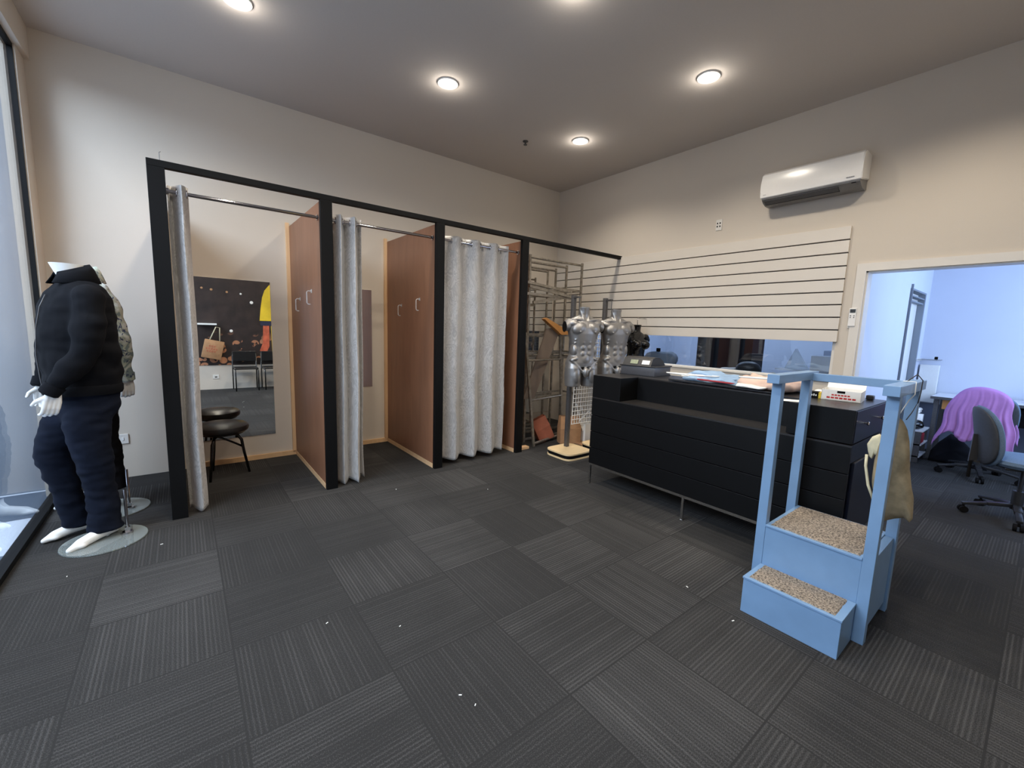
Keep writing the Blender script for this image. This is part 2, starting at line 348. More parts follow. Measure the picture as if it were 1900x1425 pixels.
# workroom beyond
X1 = 3.1; YP = -3.72
w = MB(); w.box((.12, YP, 0), (1.92, YP+.1, 2.5)); w.box((2.76, YP, 0), (X1+.1, YP+.1, 2.5)); w.box((1.92, YP, 1.985), (2.76, YP+.1, 2.5))
struct(w.build('wall_side', 'officewall'), 'blue white side wall of the workroom seen through the doorway')
struct(bx('wall_far', (X1, -6.2, 0), (X1+.1, .12, 2.5), 'officewall'), 'blue white far wall of the workroom')
struct(bx('wall_end', (.12, 0, 0), (X1+.1, .12, 2.5), 'officewall'), 'end wall of the workroom behind the inner window')
struct(bx('wall_near', (.12, -6.3, 0), (X1+.1, -6.2, 2.5), 'officewall'), 'near end wall of the workroom')
struct(bx('ceiling', (.12, -6.3, 2.5), (X1+.1, .12, 2.6), 'officewall'), 'white ceiling of the workroom')
struct(bx('floor', (.0, -6.3, -.05), (3.25, -5.5, 0), 'carpet'), 'carpet at the near end of the workroom')
w = MB(); w.box((X1-.012, -6.2, 0), (X1, YP, .60)); struct(w.build('wall_shade_band', 'officegrey'), 'lower band of the far workroom wall, greyed to stand in for shade')  # shade on the lower wall, put in as a greyer band
d = bx('door_2', (1.97, YP+.05, .01), (2.71, YP+.085, 1.96), 'white'); struct(d, 'pale flush door set in the workroom side wall')
w = MB(); w.box((1.94, YP-.02, 0), (1.955, YP+.1, 2.03)); w.box((2.715, YP-.015, 0), (2.765, YP+.1, 1.985)); w.box((1.955, YP-.015, 1.965), (2.715, YP+.1, 1.985)); w.box((1.955, YP-.01, 1.90), (2.715, YP+.05, 1.915)); w.box((1.955, YP-.005, 1.845), (2.715, YP+.05, 1.86))
struct(w.build('door_frame', 'extwall', d), 'grey edged frame of the workroom door')
# outside
struct(bx('trim_2', (-12, -9, -.06), (XG-.01, 4, -.02), 'paving'), 'checkered pale and grey paving outside the shopfront')
struct(bx('trim_3', (-5.78, .03, -.02), (XG-.06, .3, 4.2), 'extwall'), 'pale pier of wall continuing outside the shopfront')
struct(bx('trim_4', (-12.2, -9, -.02), (-12, 4, 4.5), 'extwall'), 'pale building front across the outside walkway')
# ---------------------------------------------------------------- fitting rooms
D = 1.217; T = 2.36
fr = empty('fitting_room_frame', (-3.66, -D, 0), 'row of open fitting room bays with black posts, black top rail and brown wooden partitions', 'fitting room')
posts = [(-4.667, -4.578), (-3.66, -3.572), (-2.667, -2.582), (-1.655, -1.567)]
for a, b in posts: bx('post', (a, -D, 0), (b, -D+.04, T-.042), 'black', fr, .002)
bx('top_rail', (-4.667, -D, T-.042), (-.002, -D+.045, T), 'black', fr, .002)
def hook(par, x, y, z):
    m = MB(); p = [(x, y, z+.055), (x-.028, y, z+.055), (x-.038, y, z+.045), (x-.038, y, z-.045), (x-.03, y, z-.055), (x-.012, y, z-.055)]
    m.tube(p, .0045, 8); m.box((x-.004, y-.012, z+.04), (x, y+.012, z+.07)); return m.build('coat_hook', 'acryl', par, 'auto')
for i, (a, b) in enumerate(posts):
    px = a if i else a+.04
    p = bx('partition', (px, -D+.04, .045), (px+.016, -.002, T-.052 if i else 2.3), 'veneer', fr)
    if i: bx('batten', (px+.016, -D+.04, 0), (px+.05, -.001, .045), 'pine', fr)
    bx('batten', (px-.002, -D+.04, 0), (px+.016, -.001, .045), 'pine', fr)
    if i: bx('batten', (px-.03, -.035, .045), (px, -.001, T-.018), 'pine', fr)
    if i in (1, 2): hook(p, px, -.43, 1.54); hook(p, px, -.87, 1.59)
m = MB(); m.tube([(-4.60, -D+.02, T-.005), (-4.60, -D+.02, T+.05), (-4.592, -D+.02, T+.055)], .002, 6); m.build('wire_pin', 'pole', fr)
RY = -D+.05+.02; RZ = 2.194
rods = []
for i, (x0, x1, who) in enumerate([(-4.578, -3.66, 'leftmost'), (-3.572, -2.667, 'middle'), (-2.582, -1.655, 'rightmost')]):
    r = empty('curtain_rod', ((x0+x1)/2, RY, RZ), ['chrome curtain rod across the leftmost fitting room with the black padded stool', 'chrome curtain rod across the middle fitting room', 'chrome curtain rod behind the fully drawn curtain of the right fitting room'][i], 'curtain rod', 'curtain rods of the fitting rooms')
    m = MB(); m.cyl((x0+.012, RY, RZ), (x1-.012, RY, RZ), .0125, 16); m.build('rod', 'rod', r, 'auto')
    for s in (x0, x1-.012): m = MB(); m.cyl((s, RY, RZ), (s+.012, RY, RZ), .022, 20); m.build('end_bracket', 'rod', r, 'auto')
def curtain(x0, x1, z0, n, amp, flare, label, seed, ph=0):
    rt = empty('curtain', ((x0+x1)/2, RY, RZ), label, 'curtain', 'silver fitting room curtains')
    bm = bmesh.new(); NX = int(22*n)+20; NZ = 90; z1 = RZ+.045; grid = []
    for j in range(NZ+1):
        t = j/NZ; z = z0+(z1-z0)*t; row = []
        for i in range(NX+1):
            s = i/NX; a = amp*(1+.35*(1-t)*math.sin(seed+s*5)); x = x0+(x1-x0)*s
            lo = noise.noise(Vector((s*4*n/2, z*.6, seed)))*.02*(1-t)
            cr = noise.noise(Vector((s*9*n/2, z*7, seed+4)))*.006 + noise.noise(Vector((s*16, z*16, seed+9)))*.002
            y = RY + a*math.sin(2*PI*n*s+ph+.35*math.sin(3*z+seed)*(1-t)) + lo + cr
            x += amp*.35*math.sin(4*PI*n*s+2*ph)*flare + .006*(1-t)*math.sin(5*z+seed)
            zz = z + .012*math.sin(2*PI*n*s+1)*(1-t)**6
            row.append(bm.verts.new((x, y, zz)))
        grid.append(row)
    for j in range(NZ):
        for i in range(NX): bm.faces.new((grid[j][i], grid[j][i+1], grid[j+1][i+1], grid[j+1][i]))
    me = bpy.data.meshes.new('cloth'); bm.to_mesh(me); bm.free()
    c = mkobj('cloth', me, 'satin', rt, True); sm = c.modifiers.new('thick', 'SOLIDIFY'); sm.thickness = .0025
    k = 0
    for q in range(int(2*n)+1):
        s = (q*PI-ph)/(2*PI*n)
        if not .02 < s < .98: continue
        x = x0+(x1-x0)*s; m = MB(); m.tube(arc((x, RY, RZ), .024, 0, 2*PI, 20, (0, .55, 0) if True else 0, (0, 0, 1))[:-1], .004, 8, closed=True); m.build('eyelet', 'rod', rt, True)
    return rt
curtain(-4.574, -4.466, .022, 1.0, .045, .15, 'silver satin curtain gathered against the leftmost black post', 1.3, .4)
curtain(-3.566, -3.318, .02, 2.25, .052, .3, 'silver satin curtain pushed to the left side of the middle fitting room', 3.1, 1.2)
curtain(-2.575, -1.80, .055, 3.5, .034, .2, 'silver satin curtain drawn across the whole right fitting room', 5.7, .3)
single(bx('wall_mirror', (-4.475, -.006, .245), (-3.842, 0, 1.757), 'mirror'), 'tall frameless mirror in the leftmost fitting room, above the padded stool', 'mirror')
single(bx('wall_mirror', (-3.45, -.006, .675), (-2.84, 0, 1.762), 'mirror'), 'frameless mirror half hidden by the curtain of the middle fitting room', 'mirror')
single(bx('wall_mirror', (-1.10, -.006, .12), (-.06, 0, 2.02), 'mirror'), 'smudged mirror behind the stacked steel racks', 'mirror')
# wooden offcut
single(bx('timber_block', (-1.56, -1.16, 0), (-1.41, -1.09, .03), 'pine', None, .003), 'small pale timber offcut on the carpet beside the last black post', 'wood block')
# padded stool
st = empty('padded_stool', (-4.30, -.38, 0), 'round black vinyl padded stool with thin dark legs under the mirror', 'stool')
m = MB(); m.lathe((-4.31, -.36, .40), [(.02, 0), (.18, 0), (.198, .014), (.204, .034), (.197, .056), (.17, .073), (.1, .083), (.0, .086)], 48); m.build('seat', 'leather', st, 'auto')
m = MB(); m.tube(arc((-4.31, -.36, .395), .165, 0, 2*PI, 32, (1, 0, 0), (0, 1, 0))[:-1], .009, 8, closed=True); m.build('seat_ring', 'gloss_black', st, True)
m = MB(); m.tube([(-4.31+.14, -.37, .25)]+[(-4.31+.14-.28*t_, -.37-.05*math.sin(PI*t_), .25+.14*math.sin(PI*t_*.5)) for t_ in (.2, .4, .6, .8, 1)], .009, 8); m.build('brace', 'gloss_black', st, True)
for k in range(3):
    a = -.1+k*2.09; dx, dy = math.cos(a), math.sin(a); m = MB()
    m.tube([(-4.31+dx*.05, -.36+dy*.05, .375), (-4.31+dx*.11, -.36+dy*.11, .36), (-4.31+dx*.14, -.36+dy*.14, .31), (-4.31+dx*.155, -.36+dy*.155, .2), (-4.31+dx*.19, -.36+dy*.19, .0)], [.011, .012, .013, .012, .010], 10); m.build('leg', 'gloss_black', st, True)
# ---------------------------------------------------------------- wall fittings
sw = empty('slatwall_panel', (0, -1.85, 1.36), 'large white slatwall panel with eight dark horizontal grooves above the inner window', 'wall panel')
zs = [1.361+.10955*k for k in range(9)]+[2.345]
for k in range(9): bx('slat_board', (-.022, -3.612, zs[k]+.002), (-.002, -.01, zs[k+1]-.009 if k < 8 else 2.345), 'slat', sw, .0015)
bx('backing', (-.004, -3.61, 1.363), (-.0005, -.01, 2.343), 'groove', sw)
for px, py, z in [(0, -3.70, 1.57)]:
    h = empty('remote_control', (0, py, z), 'small white air conditioner remote in a wall holder beside the doorway', 'remote control')
    bx('holder', (-.012, py-.03, z-.085), (0, py+.03, z+.02), 'socket', h, .004); bx('handset', (-.026, py-.026, z-.07), (-.012, py+.026, z+.085), 'acwhite', h, .005)
    bx('screen', (-.0275, py-.019, z+.045), (-.026, py+.019, z+.075), 'lcdk', h)
    m = MB(); [m.cyl((-.0285, py+a, z+b), (-.026, py+a, z+b), .004, 10) for a in (-.012, .012) for b in (.02, .005)]; m.build('button', 'plastic', h)
h = empty('wall_plate', (0, -2.455, 2.542), 'small white wall plate with dark screw and socket marks below the air conditioner', 'wall plate')
bx('cover', (-.008, -2.488, 2.487), (0, -2.424, 2.60), 'socket', h, .003)
for a in (-.014, .014):
    for b in (.02, -.012): bx('socket_hole', (-.0095, -2.455+a-.006, 2.54+b-.008), (-.008, -2.455+a+.006, 2.54+b+.008), 'hole', h)
h = empty('power_outlet', (-4.99, 0, .34), 'white power outlet on the wall behind the mannequins', 'power outlet')
bx('cover', (-5.03, -.012, .30), (-4.955, 0, .385), 'socket', h, .004); bx('rocker', (-5.0, -.016, .33), (-4.985, -.012, .355), 'white', h, .001)
# air conditioner
ac = empty('air_conditioner', (-.1, -3.3, 2.61), 'white split air conditioner mounted high on the wall above the slatwall', 'air conditioner')
y0, y1 = -3.685, -2.925
prof = [(0, 2.895), (-.12, 2.900), (-.165, 2.893), (-.192, 2.87), (-.204, 2.80), (-.206, 2.72), (-.200, 2.672), (-.19, 2.665), (0, 2.70)]
m = MB(); m.prism([(x, y0, z) for x, z in prof], None, (0, y1-y0, 0)); bmesh.ops.bevel(m.bm, geom=[e for e in m.bm.edges if abs((e.verts[0].co-e.verts[1].co).y) < .01], offset=.006, segments=2, affect='EDGES'); m.build('casing', 'acwhite', ac, 'auto')
prof = [(-.001, 2.70), (-.188, 2.666), (-.185, 2.655), (-.15, 2.63), (-.10, 2.614), (-.03, 2.612), (-.001, 2.62)]
m = MB(); m.prism([(x, y0+.012, z) for x, z in prof], None, (0, y1-y0-.024, 0)); m.build('underside', 'acgrey', ac, 'auto')
m = MB(); m.prism([(-.176, y0+.16, 2.648), (-.180, y0+.16, 2.642), (-.138, y0+.16, 2.616), (-.134, y0+.16, 2.622)], None, (0, y1-y0-.19, 0)); m.build('louvre', 'plastic', ac)
m = MB(); m.box((-.172, y0+.16, 2.6375), (-.166, y1-.03, 2.6415)); m.box((-.132, y0+.16, 2.617), (-.12, y1-.03, 2.621)); m.build('air_slot', 'hole', ac)
m = MB(); m.box((-.186, y0+.04, 2.648), (-.178, y0+.07, 2.653)); m.build('indicator', 'hole', ac)
m = MB(); [m.box((-.2075, y0+.05+k*.008, 2.690), (-.206, y0+.055+k*.008, 2.696)) for k in range(7)]; m.build('badge', 'pole', ac)
m = MB(); [m.box((-.2075, y1-.05+k*.006, 2.690), (-.206, y1-.047+k*.006, 2.695)) for k in range(4)]; m.build('badge', 'pole', ac)
# ceiling fittings
LP = [(-2.67, -1.395, 'white recessed downlight glowing above the middle fitting room'), (-1.148, -2.853, 'white recessed downlight glowing in front of the slatwall'), (-1.053, -1.391, 'small looking glowing downlight nearest the room corner'),
      (-4.154, -1.312, 'glowing downlight cut by the top edge above the leftmost fitting room'), (-2.59, -2.78, 'glowing downlight cut by the top edge in the middle of the ceiling')]
for x, y, lb in LP + [(-4.1, -2.8, None), (-1.1, -4.3, None), (-2.6, -4.3, None), (-4.1, -4.3, None)]:
    if lb:
        o = empty('downlight', (x, y, H-.012), lb, 'ceiling light', 'recessed ceiling downlights')
        m = MB(); m.rings([[Vector((x+r*math.cos(2*PI*k/36), y+r*math.sin(2*PI*k/36), H-.012+h)) for k in range(36)] for r, h in ((.066, .011), (.066, 0), (.084, .002), (.086, .012))], cap=False); m.build('bezel', 'white', o, 'auto')
        m = MB(); m.lathe((x, y, H-.009), [(.001, -.014), (.03, -.011), (.052, -.004), (.0655, .004), (.0655, .006), (.001, .006)], 36); m.build('lens', 'lamp', o)
    ld = bpy.data.lights.new('downlight_beam', 'SPOT'); ld.energy = 60; ld.color = (1, .89, .74); ld.spot_size = math.radians(142); ld.spot_blend = .6; ld.shadow_soft_size = .06
    lo = bpy.data.objects.new('downlight_beam', ld); COL.objects.link(lo); lo.location = (x, y, H-.03)
    if lb:
        l2 = bpy.data.lights.new('downlight_glow', 'POINT'); l2.energy = 1.6; l2.color = (1, .93, .84); l2.shadow_soft_size = .03; p2 = bpy.data.objects.new('downlight_glow', l2); COL.objects.link(p2); p2.location = (x, y, H-.07)  # extra point light added below the lens for a halo on the ceiling
sp = empty('sprinkler', (-1.482, -.983, H), 'tiny dark fire sprinkler head on the ceiling', 'sprinkler')
m = MB(); m.cyl((-1.482, -.983, H-.035), (-1.482, -.983, H), .008, 10); m.build('stem', 'pole', sp); m = MB(); m.cyl((-1.482, -.983, H-.04), (-1.482, -.983, H-.035), .02, 16); m.cyl((-1.482, -.983, H-.006), (-1.482, -.983, H), .03, 16); m.build('deflector', 'pole', sp)
# ---------------------------------------------------------------- counter
CX, CB, CY0, CY1 = -1.669, -.95, -2.30, -4.175
ct = empty('sales_counter', (-1.31, -3.24, 0), 'long black sales counter with horizontal board front on a chrome frame', 'counter')
for z0, z1 in [(.197, .340), (.345, .490), (.495, .637), (.642, .795)]: bx('front_board', (CX, CY1, z0), (CX+.025, CY0, z1), 'counter', ct, .0015)
bx('carcass', (CX+.025, CY1+.07, .197), (CB, CY0, .795), 'counter', ct)
bx('side_panel', (CX+.025, CY1, .70), (CB, CY1+.07, .795), 'navy', ct)
o = bx('cupboard_door', (CX+.10, CY1-.004, .2), (CB-.02, CY1+.015, .685), 'navy', ct, .001); bx('edge_strip', (CX+.10, CY1-.004, .685), (CB-.02, CY1+.015, .691), 'pole', o)
bx('ledge', (CX, CY1, .795), (CB, CY0, .805), 'counter_top', ct)
bx('top_block', (CX, -2.60, .805), (CB, CY0, 1.0), 'counter', ct, .002)
bx('top_block', (CX, CY1, .812), (CB, -3.85, 1.0), 'counter', ct, .002)
bx('recessed_panel', (-1.43, -3.85, .805), (CB, -2.60, .992), 'counter', ct)
m = MB(); m.box((-1.432, -3.85, .992), (CB, -2.60, 1.002)); m.box((CX+.001, CY1+.001, 1.0), (CB, -3.85, 1.002)); m.box((CX+.001, -2.60, 1.0), (CB, CY0-.001, 1.002)); m.build('countertop', 'counter_top', ct)
bx('drawer_front', (CX+.02, CY1-.004, .815), (CB-.01, CY1, .995), 'navy', ct, .001)
for kx in (-1.49, -1.163):
    m = MB(); m.lathe((kx, CY1, .915), [(.005, -.004), (.005, -.016), (.011, -.019), (.012, -.025), (.008, -.029), (.001, -.03)], 18, 'Y'); m.build('knob', 'rod', ct, 'auto')
m = MB(); m.box((CX+.002, CY1+.03, .176), (CX+.022, CY0-.0, .196)); m.box((CB-.02, CY1+.03, .176), (CB, CY0, .196)); m.box((CX, CY0-.02, .176), (CB, CY0, .196)); m.box((CX, CY1+.03, .176), (CB, CY1+.05, .196)); m.build('base_frame', 'chrome', ct)
for lx in (CX+.012, CB-.02):
    for ly in (-2.312, -3.23, CY1+.04):
        m = MB(); m.box((lx-.009, ly-.009, .006), (lx+.009, ly+.009, .176)); m.cyl((lx, ly, 0), (lx, ly, .006), .014, 14); m.build('leg', 'chrome', ct)
# cash register
rg = empty('cash_register', (-1.17, -2.50, 1.002), 'dark grey cash register with two small customer displays on the counter end', 'cash register')
RR = Matrix.Translation((-1.165, -2.485, 1.002)) @ Matrix.Rotation(math.radians(6), 4, 'Z')
def rb(nm, f, mt, sm=False, par=rg): m = MB(); f(m); m.xf(RR); return m.build(nm, mt, par, sm)
rb('drawer', lambda m: m.box((-.15, -.17, .004), (.15, .17, .085), bev=.006), 'plastic', 'auto')
rb('base_rim', lambda m: (m.box((-.158, -.178, .082), (.158, .178, .092), bev=.003), m.box((-.154, -.174, 0), (.154, .174, .008))), 'plasticd')
rb('housing', lambda m: m.prism([(-.135, -.12, .09), (-.10, -.12, .155), (-.05, -.12, .168), (.02, -.12, .165), (.09, -.12, .135), (.14, -.12, .092)], None, (0, .28, 0)), 'plasticd', 'auto')
for yy, mt in ((.05, 'lcd'), (-.065, 'paper')):
    rb('display', lambda m: m.prism([(-.1295, yy-.037, .103), (-.1105, yy-.037, .138), (-.113, yy-.037, .140), (-.132, yy-.037, .105)], None, (0, .074, 0)), mt)
rb('keypad', lambda m: [m.box((.03+.02*i, -.09+.025*j, .14-.012*i), (.045+.02*i, -.07+.025*j, .165-.012*i)) for i in range(4) for j in range(8)], 'plastic')
# clothes on the counter
def puff(name, outline, up, th, mat, parent=None, n=7, wr=.0, seed=0):
    c = sum((Vector(p) for p in outline), Vector())/len(outline); upv = Vector(up).normalized()
    pts = []; N = len(outline)
    for i in range(N):
        a, b = Vector(outline[i]), Vector(outline[(i+1) % N])
        for k in range(4): pts.append(a.lerp(b, k/4))
    rs = []
    for j in range(n+1):
        a = PI*j/n; s = math.sin(a) if 0 < j < n else .02; s = s**.5; h = math.cos(a)*th/2
        r = []
        for p in pts:
            q = c+(p-c)*s; w = noise.noise(q*9+Vector((seed, 0, 0)))*wr*s*(1 if h > -th*.3 else .3); e_ = q+upv*(h+th/2+w); r.append(Vector((e_.x, e_.y, max(e_.z, c.z))) if upv.z > .9 else e_)
        rs.append(r)
    m = MB(); m.rings(rs[::-1]); o = m.build(name, mat, parent, True); return o
Z1 = 1.003
f = empty('folded_shirt', (-1.0, -3.0, Z1), 'pale blue folded shirts heaped on the counter behind the hangers', 'clothing')
puff('shirt_body', [(-1.33, -2.95, Z1), (-1.05, -2.84, Z1), (-.98, -3.12, Z1), (-1.05, -3.36, Z1), (-1.3, -3.36, Z1)], (0, 0, 1), .065, 'bluecloth', f, n=11, wr=.045)
puff('shirt_sleeve', [(-1.28, -3.0, Z1+.03), (-1.06, -2.95, Z1+.03), (-1.03, -3.3, Z1+.03), (-1.25, -3.34, Z1+.03)], (0, 0, 1), .05, 'bluecloth', f, n=11, wr=.04, seed=3)
f = single(puff('crumpled_shirt', [(-1.36, -3.40, Z1), (-1.05, -3.36, Z1), (-.98, -3.6, Z1), (-1.08, -3.78, Z1), (-1.36, -3.74, Z1)], (0, 0, 1), .095, 'pinkcloth', None, n=12, wr=.06, seed=5), 'beige pink crumpled garment on the counter behind the blue step rail', 'clothing')
single(puff('folded_garment', [(-1.42, -2.88, Z1), (-1.36, -2.84, Z1), (-1.34, -3.4, Z1), (-1.38, -3.7, Z1), (-1.425, -3.68, Z1)], (0, 0, 1), .018, 'darkcloth', None, wr=.008, seed=8), 'dark charcoal garment lying along the front edge of the counter top', 'clothing')
single(puff('folded_garment', [(-1.38, -3.1, Z1+.03), (-1.34, -3.08, Z1+.03), (-1.34, -3.38, Z1+.028), (-1.39, -3.38, Z1+.028)], (0, 0, 1), .012, 'redcloth', None, seed=9), 'dark red edge of a garment between the hangers and the dark cloth', 'clothing')
def hanger(c, rz, label, mt='white', tilt=0):
    h = empty('coat_hanger', c, label, 'coat hanger', 'white plastic hangers on the counter'); R = Matrix.Translation(c) @ Matrix.Rotation(rz, 4, 'Z') @ Matrix.Rotation(tilt, 4, 'X')
    m = MB(); m.tube([(0, .0, 0), (-.06, -.03, .0), (-.19, -.09, .0), (-.2, -.105, 0), (-.18, -.11, 0), (0, -.11, 0), (.18, -.11, 0), (.2, -.105, 0), (.19, -.09, 0), (.06, -.03, 0), (0, 0, 0)], .005, 8); m.xf(R); m.build('frame', mt, h, True)
    m = MB(); m.tube([(0, 0, 0), (0, .03, 0)]+arc((.022, .055, 0), .024, PI*1.05, -.35, 10, (1, 0, 0), (0, 1, 0)), .0035, 8); m.xf(R); m.build('hook', mt, h, True); return h
hanger((-1.40, -3.05, Z1+.062), 1.9, 'white plastic hanger with its hook over the counter edge near the register')
hanger((-1.42, -3.68, Z1+.10), 2.3, 'white plastic hanger with its hook over the counter edge by the blue step rail', tilt=.0)
single(puff('crumpled_tissue', [(-1.43, -3.42, Z1+.02), (-1.36, -3.40, Z1+.02), (-1.35, -3.6, Z1+.02), (-1.42, -3.62, Z1+.02)], (0, 0, 1), .02, 'paper', None, wr=.03, seed=2), 'crumpled white tissue on the counter edge in front of the beige garment', 'tissue')
single(bx('paper_slip', (-1.66, -3.90, Z1), (-1.56, -3.78, Z1+.001), 'paper', None, 0, .5), 'small white paper slip on the counter corner', 'paper')
# boxes on the counter
b = empty('open_carton', (-1.24, -4.03, Z1), 'open white carton with red print on the counter end behind the blue rail', 'box')
CRM = Matrix.Translation((-1.22, -4.0, Z1)) @ Matrix.Rotation(.12, 4, 'Z')
def cb(nm, f, mt): m = MB(); f(m); m.xf(CRM); return m.build(nm, mt, b)
cb('tray', lambda m: (m.box((-.10, -.10, 0), (.09, .10, .004)), m.box((-.10, -.10, 0), (-.097, .10, .065)), m.box((.087, -.10, 0), (.09, .10, .065)), m.box((-.10, -.10, 0), (.09, -.097, .065)), m.box((-.10, .097, 0), (.09, .10, .065))), 'paper')
cb('lid', lambda m: m.prism([(.088, -.10, .062), (.088, .10, .062), (.14, .10, .13), (.14, -.10, .13)], None, (.003, 0, 0)), 'paper')
cb('printed_marks', lambda m: ([m.box((-.1008, -.075+k*.0215, .012), (-.1, -.058+k*.0215, .022)) for k in range(7)], [m.box((-.1008, -.045+k*.016, .03), (-.1, -.033+k*.016, .039)) for k in range(6)]), 'red')
cb('handle_slot', lambda m: m.box((-.1008, -.02, .048), (-.1, .02, .062)), 'hole')
b = empty('tea_box', (-1.33, -3.88, Z1), 'small black and yellow packet box beside the open white carton', 'box')
CRM = Matrix.Translation((-1.20, -3.86, Z1)) @ Matrix.Rotation(.12, 4, 'Z')
cb('carton', lambda m: m.box((-.12, -.02, 0), (-.04, .06, .038), bev=.001), 'hole'); cb('end_panel', lambda m: m.box((-.1206, -.045, 0), (-.04, -.02, .038)), 'yellow')
cb('lettering', lambda m: [m.box((-.1208, -.01+k*.011, .014), (-.12, -.004+k*.011, .024+.004*(k % 2))) for k in range(6)], 'paper')
single(puff('face_mask', [(-1.10, -3.80, Z1), (-.99, -3.78, Z1), (-.98, -3.90, Z1), (-1.09, -3.92, Z1)], (0, 0, 1), .03, 'paper', None, wr=.02), 'folded white cloth on the counter behind the small black and yellow box', 'cloth')
single(bx('tape_dispenser', (-1.06, -4.12, Z1), (-1.02, -4.08, Z1+.03), 'plasticd', None, .006), 'small black gadget behind the open white carton', 'gadget')
# ---------------------------------------------------------------- blue step stool
ss = empty('step_stool', (-2.05, -4.18, 0), 'pale blue wooden step stool with hand rails and carpeted treads in front of the counter', 'step stool')
yl, yr = -3.975, -4.38
bx('lower_step', (-2.377, yr, 0), (-2.172, yl, .176), 'blue', ss, .002); bx('lower_lip', (-2.381, yr-.003, .176), (-2.172, yl+.003, .187), 'blue', ss, .002)
bx('upper_step', (-2.168, yr, .02), (-1.73, yl, .394), 'blue', ss, .002); bx('upper_lip', (-2.174, yr, .394), (-1.725, yl, .406), 'blue', ss, .002)
def treadm(nm, a, b_):
    m = MB(); nx, ny = 50, 70; vs = []
    for i in range(nx+1):
        r = []
        for j in range(ny+1):
            x = a[0]+(b_[0]-a[0])*i/nx; y = a[1]+(b_[1]-a[1])*j/ny; e = i in (0, nx) or j in (0, ny)
            x += (noise.noise(Vector((y*30, 0, 1)))*.004 if i in (0, nx) else 0); y += (noise.noise(Vector((x*30, 5, 1)))*.004 if j in (0, ny) else 0)
            r.append(m.bm.verts.new((x, y, a[2] if e else b_[2]+noise.noise(Vector((x*140, y*140, 0)))*.0018)))
        vs.append(r)
    for i in range(nx):
        for j in range(ny): m.bm.faces.new((vs[i][j], vs[i+1][j], vs[i+1][j+1], vs[i][j+1]))
    m.build(nm, 'tread', ss, False)
treadm('lower_tread', (-2.362, yr+.028, .187), (-2.182, yl-.02, .192)); treadm('upper_tread', (-2.155, yr+.012, .406), (-1.735, yl-.018, .411))
P = .045
for py in (yl, yr-P):
    bx('post', (-2.17, py, 0), (-2.17+P, py+P, 1.155), 'blue', ss, .002)
    bx('post', (-1.765, py, 0), (-1.765+P, py+P, 1.155), 'blue', ss, .002)
for py in (yl-.006, yr-P-.006): bx('hand_rail', (-2.225, py, 1.155), (-1.665, py+.057, 1.2), 'blue', ss, .002)
bx('cross_rail', (-1.755, yr, 1.15), (-1.72, yl, 1.192), 'blue', ss, .002)
bx('side_board', (-2.12, yr-P+.01, .05), (-1.77, yr-.001, .40), 'blue', ss, .002)
# tote bag hanging on the stool
bg = empty('canvas_bag', (-1.95, -4.50, .65), 'olive canvas drawstring bag hanging from the right rail of the blue step stool', 'bag')
yb = -4.46
XB = -1.95
BO = [(-4.349, .961), (-4.373, 1.005), (-4.385, 1.045), (-4.397, 1.05), (-4.417, 1.029), (-4.436, .993), (-4.449, .945), (-4.458, .884), (-4.461, .809), (-4.475, .749), (-4.489, .677), (-4.497, .589), (-4.488, .57), (-4.47, .584), (-4.433, .562), (-4.397, .537), (-4.369, .567), (-4.349, .696), (-4.34, .827)]
puff('bag_body', [(XB, y, z) for y, z in BO], (-1, 0, 0), .085, 'canvas', bg, n=14, wr=.05)
puff('bag_flap', [(XB-.03, y, z) for y, z in [(-4.345, .955), (-4.322, .938), (-4.306, .898), (-4.311, .862), (-4.318, .836), (-4.328, .826), (-4.336, .85), (-4.355, .845), (-4.37, .88), (-4.365, .94)]], (-1, 0, 0), .035, 'cream', bg, wr=.03)
m = MB(); m.tube([(XB-.05, -4.309, .845), (XB-.05, -4.311, .79), (XB-.05, -4.33, .70), (XB-.04, -4.36, .62)], .006, 8); m.build('cord_end', 'cream', bg, True)
m = MB(); m.tube([(XB, -4.39, 1.205), (XB, -4.434, 1.206), (XB, -4.436, 1.15), (XB-.01, -4.42, 1.12), (XB-.02, -4.395, 1.045)], .0022, 6); m.build('drawstring', 'paper', bg, True)
m = MB(); m.tube([(XB+.1, -4.436, 1.10), (XB+.12, -4.438, 1.15), (XB+.14, -4.436, 1.206), (XB+.10, -4.42, 1.235), (XB+.02, -4.40, 1.203)], .0022, 6); m.tube([(XB+.1, -4.436, 1.10), (XB+.03, -4.43, 1.06), (XB, -4.42, 1.03)], .0022, 6); m.build('cord_loop', 'plasticd', bg, True)
